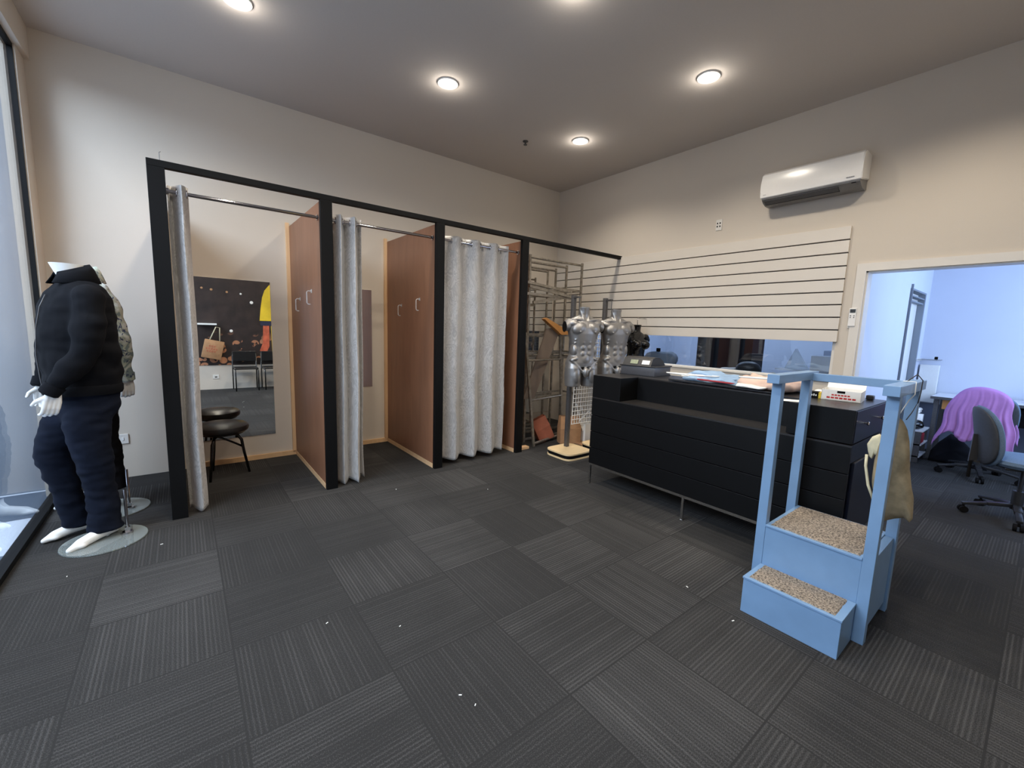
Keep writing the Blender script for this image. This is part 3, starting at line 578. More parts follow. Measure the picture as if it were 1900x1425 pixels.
# ---------------------------------------------------------------- body helpers
def hand(m, base, dirv, palmn, side, L=.185, spread=1, curl=.5):
    """adds a five finger hand; base wrist point, dirv finger direction, palmn palm facing, side thumb side"""
    d = Vector(dirv).normalized(); pn = Vector(palmn); pn = (pn-d*pn.dot(d)).normalized(); sd = d.cross(pn)*side; b = Vector(base); s = L/.185
    for k in range(4):
        o = (k-1.5)*.020*s
        m.chain([b+sd*o*.7+d*.0, b+sd*o*1.0+d*.045*s, b+sd*o*1.05+d*.085*s], [.017*s, .0155*s, .0125*s])
        ln = (.062, .074, .070, .055)[3-k]*s; q = b+sd*o*1.05+d*.088*s; a = curl*.5; pts = [q]; rs = [.0105*s, .0098*s, .009*s, .0075*s]
        for f_ in (.42, .33, .25):
            v = d*math.cos(a)+pn*math.sin(a)+sd*(o*3*spread); pts.append(pts[-1]+v.normalized()*ln*f_); a += curl
        m.chain(pts, rs)
    t0 = b+sd*.030*s+d*.02*s; v1 = (d*.6+sd*.75+pn*.35).normalized(); v2 = (d*.9+sd*.35+pn*.4).normalized()
    m.chain([b+sd*.012*s+d*.01*s, t0+v1*.02*s, t0+v1*.048*s, t0+v1*.048*s+v2*.028*s], [.018*s, .0145*s, .0115*s, .009*s])
def ering(c, ra, rb_, fa, fb, n=28, p=2.3):
    out = []
    for k in range(n):
        t = 2*PI*k/n; ca, sa = math.cos(t), math.sin(t); e = 2/p
        out.append(Vector(c)+fa*(ra*math.copysign(abs(ca)**e, ca))+fb*(rb_*math.copysign(abs(sa)**e, sa)))
    return out
def mannequin(O, F, label, jmat, pmat, sc, arm_n, arm_f, leg_n, leg_f, feet, disc, rodp, jname, pname, seed):
    F = Vector((F[0], F[1], 0)).normalized(); L = Vector((-F.y, F.x, 0)); O = Vector((O[0], O[1], 0)); W = lambda a, b, z: O+F*a+L*b+Vector((0, 0, z*sc))
    root = empty('mannequin', (O.x, O.y, 0), label, 'mannequin', None)
    # neck
    m = MB(); m.rings([ering(W(-.045, 0, 1.50), .06, .058, F, L, p=2), ering(W(-.03, 0, 1.58), .058, .057, F, L, p=2), ering(W(-.012, 0, 1.63), .064, .060, F, L, p=2), ering(W(-.003, 0, 1.672), .072, .066, F, L, p=2)]); m.build('neck', 'white', root, 'auto')
    # jacket / shirt
    m = MB(); U = Vector((0, 0, 1))
    R = [(.93, -.025, .150, .172), (.955, -.027, .168, .182), (1.02, -.026, .172, .19), (1.15, -.024, .176, .205), (1.3, -.027, .168, .218), (1.42, -.034, .152, .222), (1.49, -.04, .13, .208), (1.54, -.045, .105, .165), (1.575, -.04, .08, .115), (1.60, -.035, .065, .085)]
    m.rings([ering(W(c, 0, z), ra, rb_, F, L) for z, c, ra, rb_ in R])
    for sgn, arm in ((1, arm_n), (-1, arm_f)):
        pts = [W(a, b*sgn, z) for a, b, z, r in arm]; m.chain(pts, [r for a, b, z, r in arm])
    def dsp(co):
        z = co.z; q = Vector((co.x*6, co.y*6, z*9)); return noise.noise(q+Vector((seed, 0, 0)))*.016+noise.noise(Vector((co.x*5+co.z*9, co.y*5, co.z*15)))*.008+noise.noise(q*2.6)*.004
    j = m.remesh(jname, jmat, root, .009, 4, dsp)
    # collar
    m = MB(); fr_, bk = [], []
    for k in range(25):
        t = -PI*.86+2*PI*.86*k/24; ca, sa = math.cos(t+PI), math.sin(t+PI); lift = .025*(1-ca)/2
        fr_.append((W(-.035+ca*.072, sa*.078, 1.575+.02*(1-ca)), W(-.025+ca*.078, sa*.074, 1.618+lift*2.6), W(-.03+ca*.092, sa*.092, 1.598+lift*2.2), W(-.03+ca*.118, sa*.122, 1.557+lift*.6)))
    for i in range(24):
        a, b_ = fr_[i], fr_[i+1]
        for q in range(3): m.bm.faces.new([m.bm.verts.new(v) for v in (a[q], b_[q], b_[q+1], a[q+1])])
    bmesh.ops.remove_doubles(m.bm, verts=m.bm.verts, dist=.0005); o = m.build('collar', jmat, j, True); s_ = o.modifiers.new('t', 'SOLIDIFY'); s_.thickness = .006
    # cuffs, zip, hem band
    for sgn, arm in ((1, arm_n), (-1, arm_f)):
        a, b, z, r = arm[-1]; a2, b2, z2, r2 = arm[-2]; p1 = W(a, b*sgn, z); d_ = (p1-W(a2, b2*sgn, z2)).normalized()
        m = MB(); m.tube([p1-d_*.005, p1+d_*.045, p1+d_*.052], [r*1.04, r*.98, r*.8], 24); m.build('cuff', jmat, j, 'auto')
    if jname == 'jacket':
        m = MB(); m.tube([W(c+ra+.004, 0, z) for z, c, ra, rb_ in R[:7]], .0028, 6); m.build('zip', 'pole', j, True)
        m = MB(); m.rings([ering(W(-.026, 0, z), ra, rb_, F, L) for z, ra, rb_ in ((.915, .168, .185), (.93, .174, .190), (.962, .175, .192), (.972, .17, .188))]); m.build('hem_band', jmat, j, 'auto')
    else:
        m = MB(); [m.ell(W(.155, 0, 1.05+.09*k), (.006, .006, .006), seg=8) for k in range(5)]; m.build('button', 'white', j, True)
    # trousers
    m = MB(); m.rings([ering(W(c, 0, z), ra, rb_, F, L) for z, c, ra, rb_ in [(.97, -.05, .12, .15), (.92, -.045, .135, .165), (.86, -.04, .14, .172), (.80, -.03, .135, .172), (.75, -.02, .11, .155)]])
    for sgn, leg in ((1, leg_n), (-1, leg_f)):
        rr = []
        for i, (a, b, z, r) in enumerate(leg): rr.append(ering(W(a, b*sgn, z), r, r*.92, F, L, p=2.1))
        m.rings(rr)
    def dsp2(co):
        q = Vector((co.x*7, co.y*7, co.z*16)); return noise.noise(q+Vector((seed+3, 0, 0)))*.010+noise.noise(q*2)*.006
    p = m.remesh(pname, pmat, root, .009, 3, dsp2)
    # hands
    for sgn, arm in ((1, arm_n), (-1, arm_f)):
        a, b, z, r = arm[-1]; a2, b2, z2, r2 = arm[-2]; d_ = (W(a, b*sgn, z)-W(a2, b2*sgn, z2)).normalized(); d_ = (d_*.45+Vector((0, 0, -1))).normalized()
        m = MB(); p1 = W(a, b*sgn, z)+d_*.045; m.chain([p1-d_*.05, p1], [.026, .024]); hand(m, p1, d_, -L*sgn+F*.1, -sgn, .165, .5, .55); m.remesh('hand', 'white', root, .004, 3)
    # feet
    for h_, t_ in feet:
        hp = W(*h_, 0); tp = W(*t_, 0); dv = (tp-hp).normalized(); m = MB(); Z = Vector((0, 0, 1)); LL = (tp-hp).length
        m.chain([hp+Z*.045, hp+dv*LL*.35+Z*.048, hp+dv*LL*.7+Z*.032, hp+dv*(LL*.93)+Z*.018], [.030, .033, .030, .015]); m.chain([hp+dv*.02+Z*.19, hp+dv*.025+Z*.10, hp+dv*.05+Z*.06], [.036, .033, .034])
        sx = dv.cross(Z); m.ell(hp+dv*LL*.72+Z*.024, (.036, .036, .020)); m.remesh('foot', 'white', root, .005, 4)
    m = MB(); m.lathe((disc[0], disc[1], 0), [(.01, 0), (.2, 0), (.202, .005), (.2, .01), (.01, .01)], 64); m.build('glass_base', 'baseglass', root, 'auto')
    m = MB(); m.cyl((rodp[0], rodp[1], .01), (rodp[0], rodp[1], .30), .008, 14); m.cyl((rodp[0], rodp[1], .01), (rodp[0], rodp[1], .022), .028, 20); m.box((rodp[0]-.012, rodp[1]-.012, .022), (rodp[0]+.012, rodp[1]+.012, .05)); m.build('support_rod', 'rod', root, 'auto')
    return root
mannequin((-5.06, -1.22), (-.92, -.39), 'headless white mannequin in a dark navy zip jacket and blue jeans by the shop glass', 'jacketm', 'denim', 1.0,
  [(-.03, .185, 1.475, .078), (-.01, .232, 1.36, .076), (.005, .25, 1.25, .070), (.03, .25, 1.16, .066), (.10, .235, 1.06, .056), (.148, .22, .99, .046)],
  [(-.03, .185, 1.475, .078), (-.02, .235, 1.33, .072), (.0, .25, 1.2, .064), (.05, .245, 1.08, .056), (.085, .23, .99, .046)],
  [(-.03, .085, .84, .11), (0, .09, .76, .108), (.0, .10, .65, .098), (-.012, .10, .5, .086), (-.028, .09, .42, .080), (-.038, .085, .25, .074), (-.042, .08, .1, .080), (-.045, .08, .055, .086)],
  [(-.0, .08, .84, .11), (.045, .09, .72, .108), (.095, .10, .6, .094), (.108, .10, .54, .088), (.09, .105, .44, .078), (.055, .115, .25, .068), (.035, .12, .1, .068), (.03, .12, .06, .072)],
  [((-.085, .07), (.165, .165)), ((-.02, -.13), (.20, -.112))], (-4.99, -1.335), (-4.888, -1.30), 'jacket', 'jeans', 2.0)
mannequin((-5.09, -.68), (-1, -.2), 'headless white mannequin in a pale patterned shirt and black trousers, behind the jacketed one', 'camo', 'pants', 1.02,
  [(-.08, .18, 1.50, .080), (-.125, .205, 1.38, .076), (-.15, .225, 1.22, .068), (-.168, .23, 1.1, .058), (-.18, .225, .97, .046)],
  [(-.05, .18, 1.475, .074), (-.07, .23, 1.33, .068), (-.09, .24, 1.2, .06), (-.07, .23, 1.07, .052), (-.04, .22, .97, .045)],
  [(-.04, .08, .84, .105), (-.045, .09, .72, .098), (-.05, .1, .5, .078), (-.065, .1, .42, .075), (-.085, .09, .25, .068), (-.09, .085, .14, .070)],
  [(-.02, .08, .84, .105), (.02, .09, .7, .1), (.05, .1, .5, .082), (.03, .105, .3, .07), (0, .11, .14, .07)],
  [((-.06, .08), (.18, .10)), ((.0, -.12), (.22, -.13))], (-5.0, -.79), (-4.912, -.835), 'shirt', 'trousers', 9.0)
# ---------------------------------------------------------------- silver torsos
def torso_mesh(name, mat, parent, male=True, vox=.0055):
    m = MB(); E = m.ell; X = Vector((1, 0, 0)); Y = Vector((0, 1, 0)); rY = lambda a: Matrix.Rotation(a, 3, 'Y'); rX = lambda a: Matrix.Rotation(a, 3, 'X')
    rg_ = lambda z, cy, rx, ry, p=2.3: ering((0, cy, z), rx, ry, X, Y, 36, p)
    if male:
        m.rings([rg_(.215, .0, .168, .098), rg_(.26, .005, .174, .105), rg_(.31, .005, .160, .10), rg_(.37, 0, .140, .092), rg_(.43, -.002, .138, .09), rg_(.50, -.004, .152, .098), rg_(.57, -.004, .172, .105), rg_(.63, .0, .182, .104), rg_(.68, .008, .176, .088), rg_(.715, .012, .13, .07), rg_(.74, .012, .085, .06)])
        m.rings([rg_(.70, .012, .075, .062, 2), rg_(.77, .006, .056, .056, 2), rg_(.81, .0, .055, .056, 2), rg_(.848, -.004, .062, .060, 2)])
        for s in (-1, 1):
            m.rings([ering((s*.098, .0, z), rx, ry, X, Y, 30, 2.1) for z, rx, ry in [(.0, .078, .088), (.06, .083, .094), (.13, .087, .100), (.2, .085, .1), (.26, .07, .08)]])
            E((s*.080, -.066, .618), (.088, .046, .066), rY(s*.25)); E((s*.125, -.05, .665), (.06, .035, .035), rY(-s*.3)); E((s*.09, -.112, .585), (.008, .008, .008))
            E((s*.170, .004, .665), (.055, .062, .062)); m.chain([(s*.170, .002, .668), (s*.210, -.006, .640)], [.058, .053])
            E((s*.10, .01, .715), (.085, .045, .03), rY(s*.45)); m.chain([(s*.02, -.058, .705), (s*.10, -.062, .715), (s*.165, -.035, .715)], [.010, .010, .012])
            for k, (z, rr) in enumerate([(.355, .030), (.42, .031), (.48, .031), (.535, .028)]): E((s*.034, -.078-.004*(k == 3), z), (.033, .022, rr*1.12))
            for k in range(4): E((s*(.102+.006*k), -.066+.008*k, .515-.036*k), (.038, .016, .013), rY(s*.6))
            E((s*.118, -.02, .39), (.035, .06, .07)); E((s*.118, -.045, .30), (.052, .045, .028), rY(s*.35))
            m.chain([(s*.15, -.06, .285), (s*.085, -.085, .215), (s*.03, -.088, .165)], [.016, .014, .016]); E((s*.095, -.065, .12), (.055, .045, .1)); E((s*.08, .075, .24), (.075, .05, .075)); E((s*.07, .075, .60), (.07, .03, .1))
            m.chain([(s*.05, .0, .83), (s*.03, -.05, .72)], [.014, .012])
        E((0, -.10, .16), (.032, .035, .055)); E((0, -.07, .29), (.07, .035, .07))
    else:
        m.rings([rg_(.0, .0, .15, .10), rg_(.05, .0, .155, .105), rg_(.12, 0, .135, .092), rg_(.20, 0, .115, .08), rg_(.27, 0, .125, .085), rg_(.34, .005, .145, .088), rg_(.40, .01, .155, .075), rg_(.44, .012, .12, .062), rg_(.465, .012, .07, .05)])
        m.rings([rg_(.43, .01, .06, .05, 2), rg_(.49, .005, .044, .044, 2), rg_(.53, .0, .043, .044, 2), rg_(.555, -.004, .050, .048, 2)])
        for s in (-1, 1): E((s*.068, -.072, .315), (.062, .062, .058)); E((s*.068, -.128, .305), (.013, .016, .013)); E((s*.155, .006, .395), (.042, .048, .05)); m.chain([(s*.155, .0, .40), (s*.18, -.002, .37)], [.045, .04]); E((s*.075, .05, .36), (.06, .03, .08))
    def d_(co): return 0
    me = m
    # cut flat ends after remesh by clamping
    o = m.remesh(name, mat, parent, vox, 7)
    zt = .846 if male else .553
    for v in o.data.vertices:
        if v.co.z > zt: v.co.z = zt
        if v.co.z < .001: v.co.z = .001
        lim = .228 if male else .205
        if abs(v.co.x) > lim and v.co.z > .3: v.co.x = math.copysign(lim, v.co.x)
    return o
def place(o, loc, F, s=1.0):
    "rotates a body modelled facing -Y so that it faces F"
    a = math.atan2(F[1], F[0])+PI/2; Mx = Matrix.Translation(loc) @ Matrix.Rotation(a, 4, 'Z') @ Matrix.Scale(s, 4); o.data.transform(Mx); return Mx
def torso_stand(pole, F, label, bxo=0, byo=0):
    px, py = pole
    root = empty('torso_form', (px, py, 0), label, 'mannequin torso', 'silver male torso forms on poles')
    Fv = Vector((F[0], F[1], 0)).normalized(); c = Vector((px+.035, py-.03, .79))+Fv*.145
    t = torso_mesh('torso', 'silver', None); Mx = place(t, c, F, 1.0); attach(t, root)
    for s in (-1, 1):
        m = MB(); rt = Matrix.Rotation(s*.62, 4, 'Y'); m.lathe((0, 0, 0), [(.001, 0), (.049, 0), (.050, .003), (.001, .004)], 24, 'X')
        m.xf(Mx @ Matrix.Translation((s*.227, -.007, .636)) @ Matrix.Diagonal((s, 1, 1.15, 1))); m.build('arm_socket', 'hole', t, 'auto')
    m = MB(); m.lathe((0, 0, 0), [(.001, 0), (.05, 0), (.05, .002), (.001, .002)], 28); m.xf(Mx @ Matrix.Translation((0, -.004, .8465))); m.build('neck_cap', 'pole', t)
    m = MB(); m.box((px-.022, py-.022, .07), (px+.022, py+.022, 1.77), bev=.003); m.build('pole', 'pole', root, 'auto')
    m = MB(); m.box((px-.016, py-.016, 1.735), (px+.016, py+.016, 1.755)); m.bar((px, py, 1.745), (px+Fv.x*.13, py+Fv.y*.13, 1.745), .03, .012); m.tube([(px+Fv.x*.13, py+Fv.y*.13, 1.745), (px+Fv.x*.13, py+Fv.y*.13, 1.60)], .004, 8); m.build('hanging_arm', 'pole', root)
    pl = []
    for k in range(32):
        t_ = 2*PI*k/32; ca, sa = math.cos(t_), math.sin(t_); e = 2/5.0; pl.append((px-.05+bxo+.2*math.copysign(abs(ca)**e, ca), py-.09+byo+.19*math.copysign(abs(sa)**e, sa), 0))
    for nm, z0, z1, mt in (('base_board', .0, .018, 'ply'), ('base_box', .018, .055, 'black'), ('base_top', .055, .07, 'ply')):
        m = MB(); k_ = .97 if nm == 'base_box' else 1; m.prism([((x-px+.05-bxo)*k_+px-.05+bxo, (y-py+.09-byo)*k_+py-.09+byo, z0) for x, y, z in pl], None, (0, 0, z1-z0)); m.build(nm, mt, root)
    return root
torso_stand((-1.133, -1.492), (-.30, -.95), 'silver male torso form on a grey pole with plywood base, nearest the steel racks')
torso_stand((-.66, -1.54), (-.30, -.95), 'silver male torso form standing directly behind the counter end', .04, .0)
bt = empty('bust_form', (-.2, -1.66, 1.1), 'glossy black female bust form hanging from the slatwall behind the cash register', 'mannequin bust')
t = torso_mesh('bust', 'gloss_black', None, False); Mx = place(t, Vector((-.19, -1.66, .93)), (-.1, -1), 1.0); attach(t, bt)
m = MB(); m.lathe((0, 0, 0), [(.001, 0), (.046, 0), (.048, .003), (.001, .005)], 24, 'X'); m.xf(Mx @ Matrix.Translation((-.207, 0, .375)) @ Matrix.Rotation(PI, 4, 'Z')); m.build('arm_cap', 'white', t, 'auto')
m = MB(); m.lathe((0, 0, 0), [(.001, 0), (.012, 0), (.001, .002)], 16, 'X'); m.xf(Mx @ Matrix.Translation((-.2125, 0, .38)) @ Matrix.Rotation(PI, 4, 'Z')); m.build('cap_hole', 'hole', t)
m = MB(); m.tube([(-.02, -1.66, 1.56), (-.17, -1.66, 1.56), (-.19, -1.66, 1.57), (-.195, -1.66, 1.54), (-.19, -1.66, 1.47)], .004, 8); m.build('hanging_hook', 'rod', bt, True)
# ---------------------------------------------------------------- steel racks
def rack(name, x0, x1, y0, y1, top, levels, label, r=.014, tilt=0):
    o = empty(name, ((x0+x1)/2, (y0+y1)/2, 0), label, 'rack', None)
    for x in (x0, x1):
        for y in (y0, y1):
            m = MB(); m.box((x-r, y-r*.7, 0), (x+r, y+r*.7, top+.03)); m.build('upright', 'rack', o)
    for y in (y0, y1): m = MB(); m.cyl((x0, y, top), (x1, y, top), r*1.05, 12); m.build('top_bar', 'rack', o, 'auto')
    for z in levels:
        m = MB()
        for y in (y0, y1): m.bar((x0, y, z), (x1, y, z), .012, .026)
        for x in (x0, x1): m.bar((x, y0, z), (x, y1, z), .012, .022)
        m.build('shelf_rail', 'rack', o)
    return o
rack('clothes_rack', -1.28, -.40, -.90, -.62, 2.225, [.035, .55, 1.04, 1.10, 1.325, 1.90], 'tall grey steel clothes rack with shelf rails, frontmost of the stacked racks')
rack('clothes_rack', -1.34, -.50, -.52, -.36, 2.18, [.05, .5, 1.30, 1.84], 'grey steel clothes rack in the middle of the stacked racks', .012)
rack('clothes_rack', -1.36, -.62, -.24, -.10, 2.07, [.06, .62, 1.2, 1.72], 'lower grey steel clothes rack closest to the mirror behind the other racks', .011)
o = empty('rack_frame', (-1.0, -1.03, 0), 'leaning grey steel end frame with floor bar standing against the stacked racks', 'rack frame')
m = MB(); m.bar((-1.305, -1.12, .0), (-1.40, -1.0, 1.35), .022, .03); m.build('upright', 'rack', o); m = MB(); m.bar((-.68, -.96, 0), (-.76, -.92, 1.35), .022, .03); m.build('upright', 'rack', o)
for a, b_, r_ in (((-1.30, -1.115, .035), (-.685, -.955, .035), .016), ((-1.38, -1.03, 1.02), (-.74, -.935, 1.02), .012), ((-1.345, -1.07, .55), (-.71, -.945, .55), .012)): m = MB(); m.cyl(a, b_, r_, 12); m.build('cross_bar', 'rack', o, 'auto')
o = empty('display_arms', (-.9, -1.0, 1.86), 'bundle of slanted grey steel display arms lying across the racks at shoulder height', 'display arms')
for i, (a, b_) in enumerate([((-1.36, -.95, 1.93), (-.60, -.93, 1.87)), ((-1.36, -1.0, 1.88), (-.62, -.98, 1.80)), ((-1.38, -.94, 1.80), (-.62, -.96, 1.79)), ((-1.3, -1.0, 1.70), (-.5, -.93, 1.83))]):
    m = MB(); m.bar(a, b_, .02, .03); m.build('arm', 'rack', o)
o = empty('leaning_board', (-1.05, -.95, .5), 'brown board with an orange plywood edge leaning across the steel racks', 'board')
m = MB(); m.prism([(-1.33, -.93, .55), (-1.16, -.93, .55), (-.80, -.93, 1.33), (-.86, -.93, 1.42), (-1.0, -.93, 1.40)], None, (0, .018, 0)); m.build('panel', 'board', o)
m = MB(); m.prism([(-1.10, -.99, 1.515), (-1.06, -.99, 1.53), (-.63, -.99, 1.36), (-.615, -.99, 1.335), (-.80, -.99, 1.33), (-.86, -.99, 1.37)], None, (0, .06, .0)); m.build('edge', 'orangewood', o)
# wire grid panel
o = empty('grid_panel', (-.8, -1.4, .3), 'white wire grid panel leaning behind the silver torsos', 'grid panel')
m = MB(); gx0, gx1, gz0, gz1 = -.93, -.45, .28, 1.50
for k in range(12): x = gx0+(gx1-gx0)*k/11; m.cyl((x, -1.36+.0, gz0), (x+.10, -1.30, gz1), .005, 6)
m.build('vertical_wire', 'paper', o); m = MB()
for k in range(25): t_ = k/24; z = gz0+(gz1-gz0)*t_; m.cyl((gx0+.10*t_-.01, -1.364+.06*t_, z), (gx1+.10*t_+.01, -1.364+.06*t_, z), .005, 6)
m.build('horizontal_wire', 'paper', o)
# bags and boxes on the floor behind
def paper_bag(c, w, d_, h, rz, ry, mat, label, handles=True):
    o = empty('paper_bag', c, label, 'paper bag'); R = Matrix.Translation(c) @ Matrix.Rotation(rz, 4, 'Z') @ Matrix.Rotation(ry, 4, 'Y')
    m = MB(); a = w/2; b_ = d_/2; A = [(-a, -b_, 0), (a, -b_, 0), (a, b_, 0), (-a, b_, 0)]
    lo = [m.bm.verts.new(p) for p in A]; mid = [m.bm.verts.new((p[0]*1.02, p[1]*1.05, h*.55)) for p in A]; hi = [m.bm.verts.new((p[0]*.98, p[1]*.6, h)) for p in A]
    m.bm.faces.new(lo[::-1])
    for u_, v_ in ((lo, mid), (mid, hi)):
        for k in range(4): m.bm.faces.new((u_[k], u_[(k+1) % 4], v_[(k+1) % 4], v_[k]))
    m.xf(R); ob = m.build('bag_body', mat, o); s_ = ob.modifiers.new('t', 'SOLIDIFY'); s_.thickness = .002
    if handles:
        for s in (-1, 1): m = MB(); m.tube(arc((0, s*b_*.6, h-.05), .05, PI, 0, 12, (1, 0, 0), (0, s*.15, -.6)), .006, 6); m.xf(R); m.build('handle', 'hole', o, True)
    return o
paper_bag((-.98, -.98, .02), .20, .12, .30, -.35, -.45, 'kraftred', 'reddish brown paper bag tipped over among the steel racks')
paper_bag((-.80, -1.20, 0), .26, .13, .34, -.45, .0, 'kraft', 'upright brown paper bag behind the plywood torso base')
o = empty('hanger_bundle', (-.72, -1.22, .30), 'white plastic hangers sticking out above the brown paper bag', 'hangers')
for a, b_ in [((-.78, -1.28, .50), (-.70, -1.28, .30)), ((-.70, -1.28, .47), (-.62, -1.28, .31)), ((-.74, -1.30, .28), (-.56, -1.32, .42))]: m = MB(); m.cyl(a, b_, .008, 8); m.build('hanger_arm', 'white', o)
m = MB(); m.prism([(-.745, -1.31, .29), (-.60, -1.31, .31), (-.57, -1.31, .24), (-.67, -1.31, .15)], None, (0, .006, 0)); m.build('card', 'paper', o)
single(bx('storage_box', (-.66, -1.34, .02), (-.46, -1.14, .24), 'paper', None, .003), 'white storage box on the floor behind the counter end', 'box')
single(bx('flat_carton', (-.78, -1.42, 0), (-.42, -1.12, .018), 'kraft', None, .002), 'flattened cardboard carton under the white storage box', 'cardboard')
# ---------------------------------------------------------------- wall opposite (seen in mirror)
YW = YC
po = empty('wall_poster', (-3.7, YW, .48), 'large dark concert crowd poster on the opposite wall, seen in the mirror', 'poster')
bx('print', (-5.0, YW, .48), (-2.5, YW+.01, 2.5), 'poster', po)
m = MB(); y_ = YW+.012; m.prism([(-3.26, y_, 1.38), (-3.235, y_, 1.62), (-3.20, y_, 1.85), (-3.15, y_, 2.0), (-3.06, y_, 2.12), (-2.9, y_, 2.15), (-2.9, y_, 1.38)], None, (0, .002, 0)); m.prism([(-3.05, y_, .55), (-3.06, y_, 1.36), (-2.9, y_, 1.36), (-2.9, y_, .55)], None, (0, .001, 0)); m.build('printed_shirt', 'shirtp', po)
m = MB(); m.prism([(-3.25, y_, 1.28), (-3.25, y_, 1.37), (-3.0, y_, 1.37), (-3.0, y_, 1.28)], None, (0, .003, 0)); m.build('printed_cuff', 'cuffp', po)
m = MB(); m.prism([(-3.2, y_, 1.28), (-3.09, y_, 1.28), (-3.1, y_, .85), (-3.16, y_, .72), (-3.28, y_, .76), (-3.22, y_, .92)], None, (0, .0025, 0)); m.build('printed_arm', 'skin', po)
m = MB()
for x, z, r in [(-3.80, 1.92, .02), (-4.05, 1.95, .022), (-4.2, 1.97, .02)]: m.lathe((x, y_, z), [(.001, 0), (r, 0), (.001, .002)], 16, 'Y')
m.build('printed_lights', 'kraft', po)
m = MB(); [m.lathe((x, y_, z), [(.001, 0), (r, 0), (.001, .002)], 16, 'Y') for x, z, r in [(-3.39, 1.74, .03), (-3.76, 1.16, .028), (-3.57, 1.90, .018)]]; m.build('printed_spots', 'paper', po)
def side_chair(x, label):
    o = empty('side_chair', (x, -5.1, 0), label, 'chair', 'black side chairs along the opposite wall')
    bx('backrest', (x-.20, -5.30, .56), (x+.20, -5.27, .76), 'leather', o, .008); bx('seat', (x-.20, -5.27, .42), (x+.20, -4.90, .455), 'leather', o, .012)
    for sx in (-1, 1):
        m = MB(); m.tube([(x+sx*.205, -5.285, .74), (x+sx*.205, -5.285, .02), (x+sx*.205, -5.3, 0)], .011, 8); m.build('leg', 'gloss_black', o, True)
        m = MB(); m.tube([(x+sx*.19, -5.26, .415), (x+sx*.19, -4.92, .415), (x+sx*.19, -4.90, .40), (x+sx*.19, -4.90, 0)], .011, 8); m.build('leg', 'gloss_black', o, True)
    return o
side_chair(-3.57, 'black side chair on thin legs against the opposite wall, left one in the mirror reflection'); side_chair(-3.07, 'black side chair on thin legs against the opposite wall, cut by the mirror edge')
o = empty('jute_bag', (-4.12, YW+.1, .6), 'tan shopping bag with red print hanging in front of the poster, seen in the mirror', 'bag')
RJ = Matrix.Translation((-4.12, YW+.10, .62)) @ Matrix.Rotation(.22, 4, 'Y')
m = MB(); m.box((-.16, -.04, 0), (.16, .04, .36), bev=.012); m.xf(RJ); m.build('bag_body', 'kraft', o, 'auto')
for s in (-1, 1): m = MB(); m.tube([(-.08, s*.03, .36), (-.03, s*.02, .62), (.03, s*.02, .62), (.08, s*.03, .36)], .008, 8); m.xf(RJ); m.build('handle', 'cream', o, True)
m = MB()
for j, n_ in enumerate((3, 5, 4)):
    for k in range(n_): m.tube(arc((-.02*n_+.04*k, .0415, .24-.05*j), .013, .4, 5.6, 8, (1, 0, 0), (0, 0, 1)), .0025, 5)
m.xf(RJ); m.build('printed_lettering', 'red', o)
m = MB(); m.box((-4.3, YW+.01, 1.27), (-4.0, YW+.14, 1.30)); m.build('bracket', 'white', o)
o = empty('wall_plate', (-4.05, YW, .25), 'small outlet plate low on the opposite wall, seen in the mirror', 'wall plate'); bx('cover', (-4.1, YW, .21), (-4.0, YW+.008, .29), 'socket', o, .003); bx('socket_hole', (-4.07, YW+.008, .235), (-4.03, YW+.0095, .255), 'hole', o)
# ---------------------------------------------------------------- workroom things
dk = empty('work_table', (2.75, -4.6, 0), 'white topped work table with an orange wood drawer front beyond the doorway', 'table')
bx('tabletop', (2.47, -6.0, .735), (3.08, -3.95, .755), 'desk', dk, .003); bx('drawer_box', (2.52, -4.30, .61), (2.85, -4.05, .735), 'orangewood', dk, .003); bx('table_edge', (2.462, -6.0, .725), (2.47, -3.95, .755), 'pole', dk)
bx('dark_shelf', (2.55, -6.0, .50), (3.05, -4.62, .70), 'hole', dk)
for y in (-4.0, -5.9):
    for x in (2.55, 3.02): bx('leg', (x-.02, y-.02, 0), (x+.02, y+.02, .735), 'pole', dk)
sm = empty('sewing_machine', (2.75, -4.8, .755), 'small metal machine with dark wheel on the white table at the right edge', 'machine')
bx('bed', (2.62, -5.1, .755), (2.85, -4.72, .80), 'chrome', sm, .01); bx('column', (2.68, -5.08, .80), (2.78, -4.98, .95), 'plastic', sm, .01); bx('arm', (2.68, -5.05, .92), (2.78, -4.74, .97), 'chrome', sm, .012)
m = MB(); m.cyl((2.73, -4.77, .80), (2.73, -4.77, .97), .018, 12); m.cyl((2.73, -4.84, .97), (2.73, -4.84, 1.02), .012, 12); m.build('needle_head', 'plasticd', sm); m = MB(); m.lathe((2.66, -4.86, .88), [(.001, 0), (.045, 0), (.045, .02), (.001, .02)], 20, 'X'); m.build('wheel', 'hole', sm)
o = single(bx('black_tin', (2.60, -4.52, .755), (2.66, -4.45, .83), 'hole', None, .003), 'small black tin on the white table behind the purple cloth', 'tin')
m = MB(); m.lathe((2.72, -4.33, .755), [(.001, 0), (.035, 0), (.037, .06), (.03, .08), (.001, .08)], 24); single(m.build('glass_jar', 'acryl', None, 'auto'), 'small clear jar on the white table behind the purple cloth', 'jar')
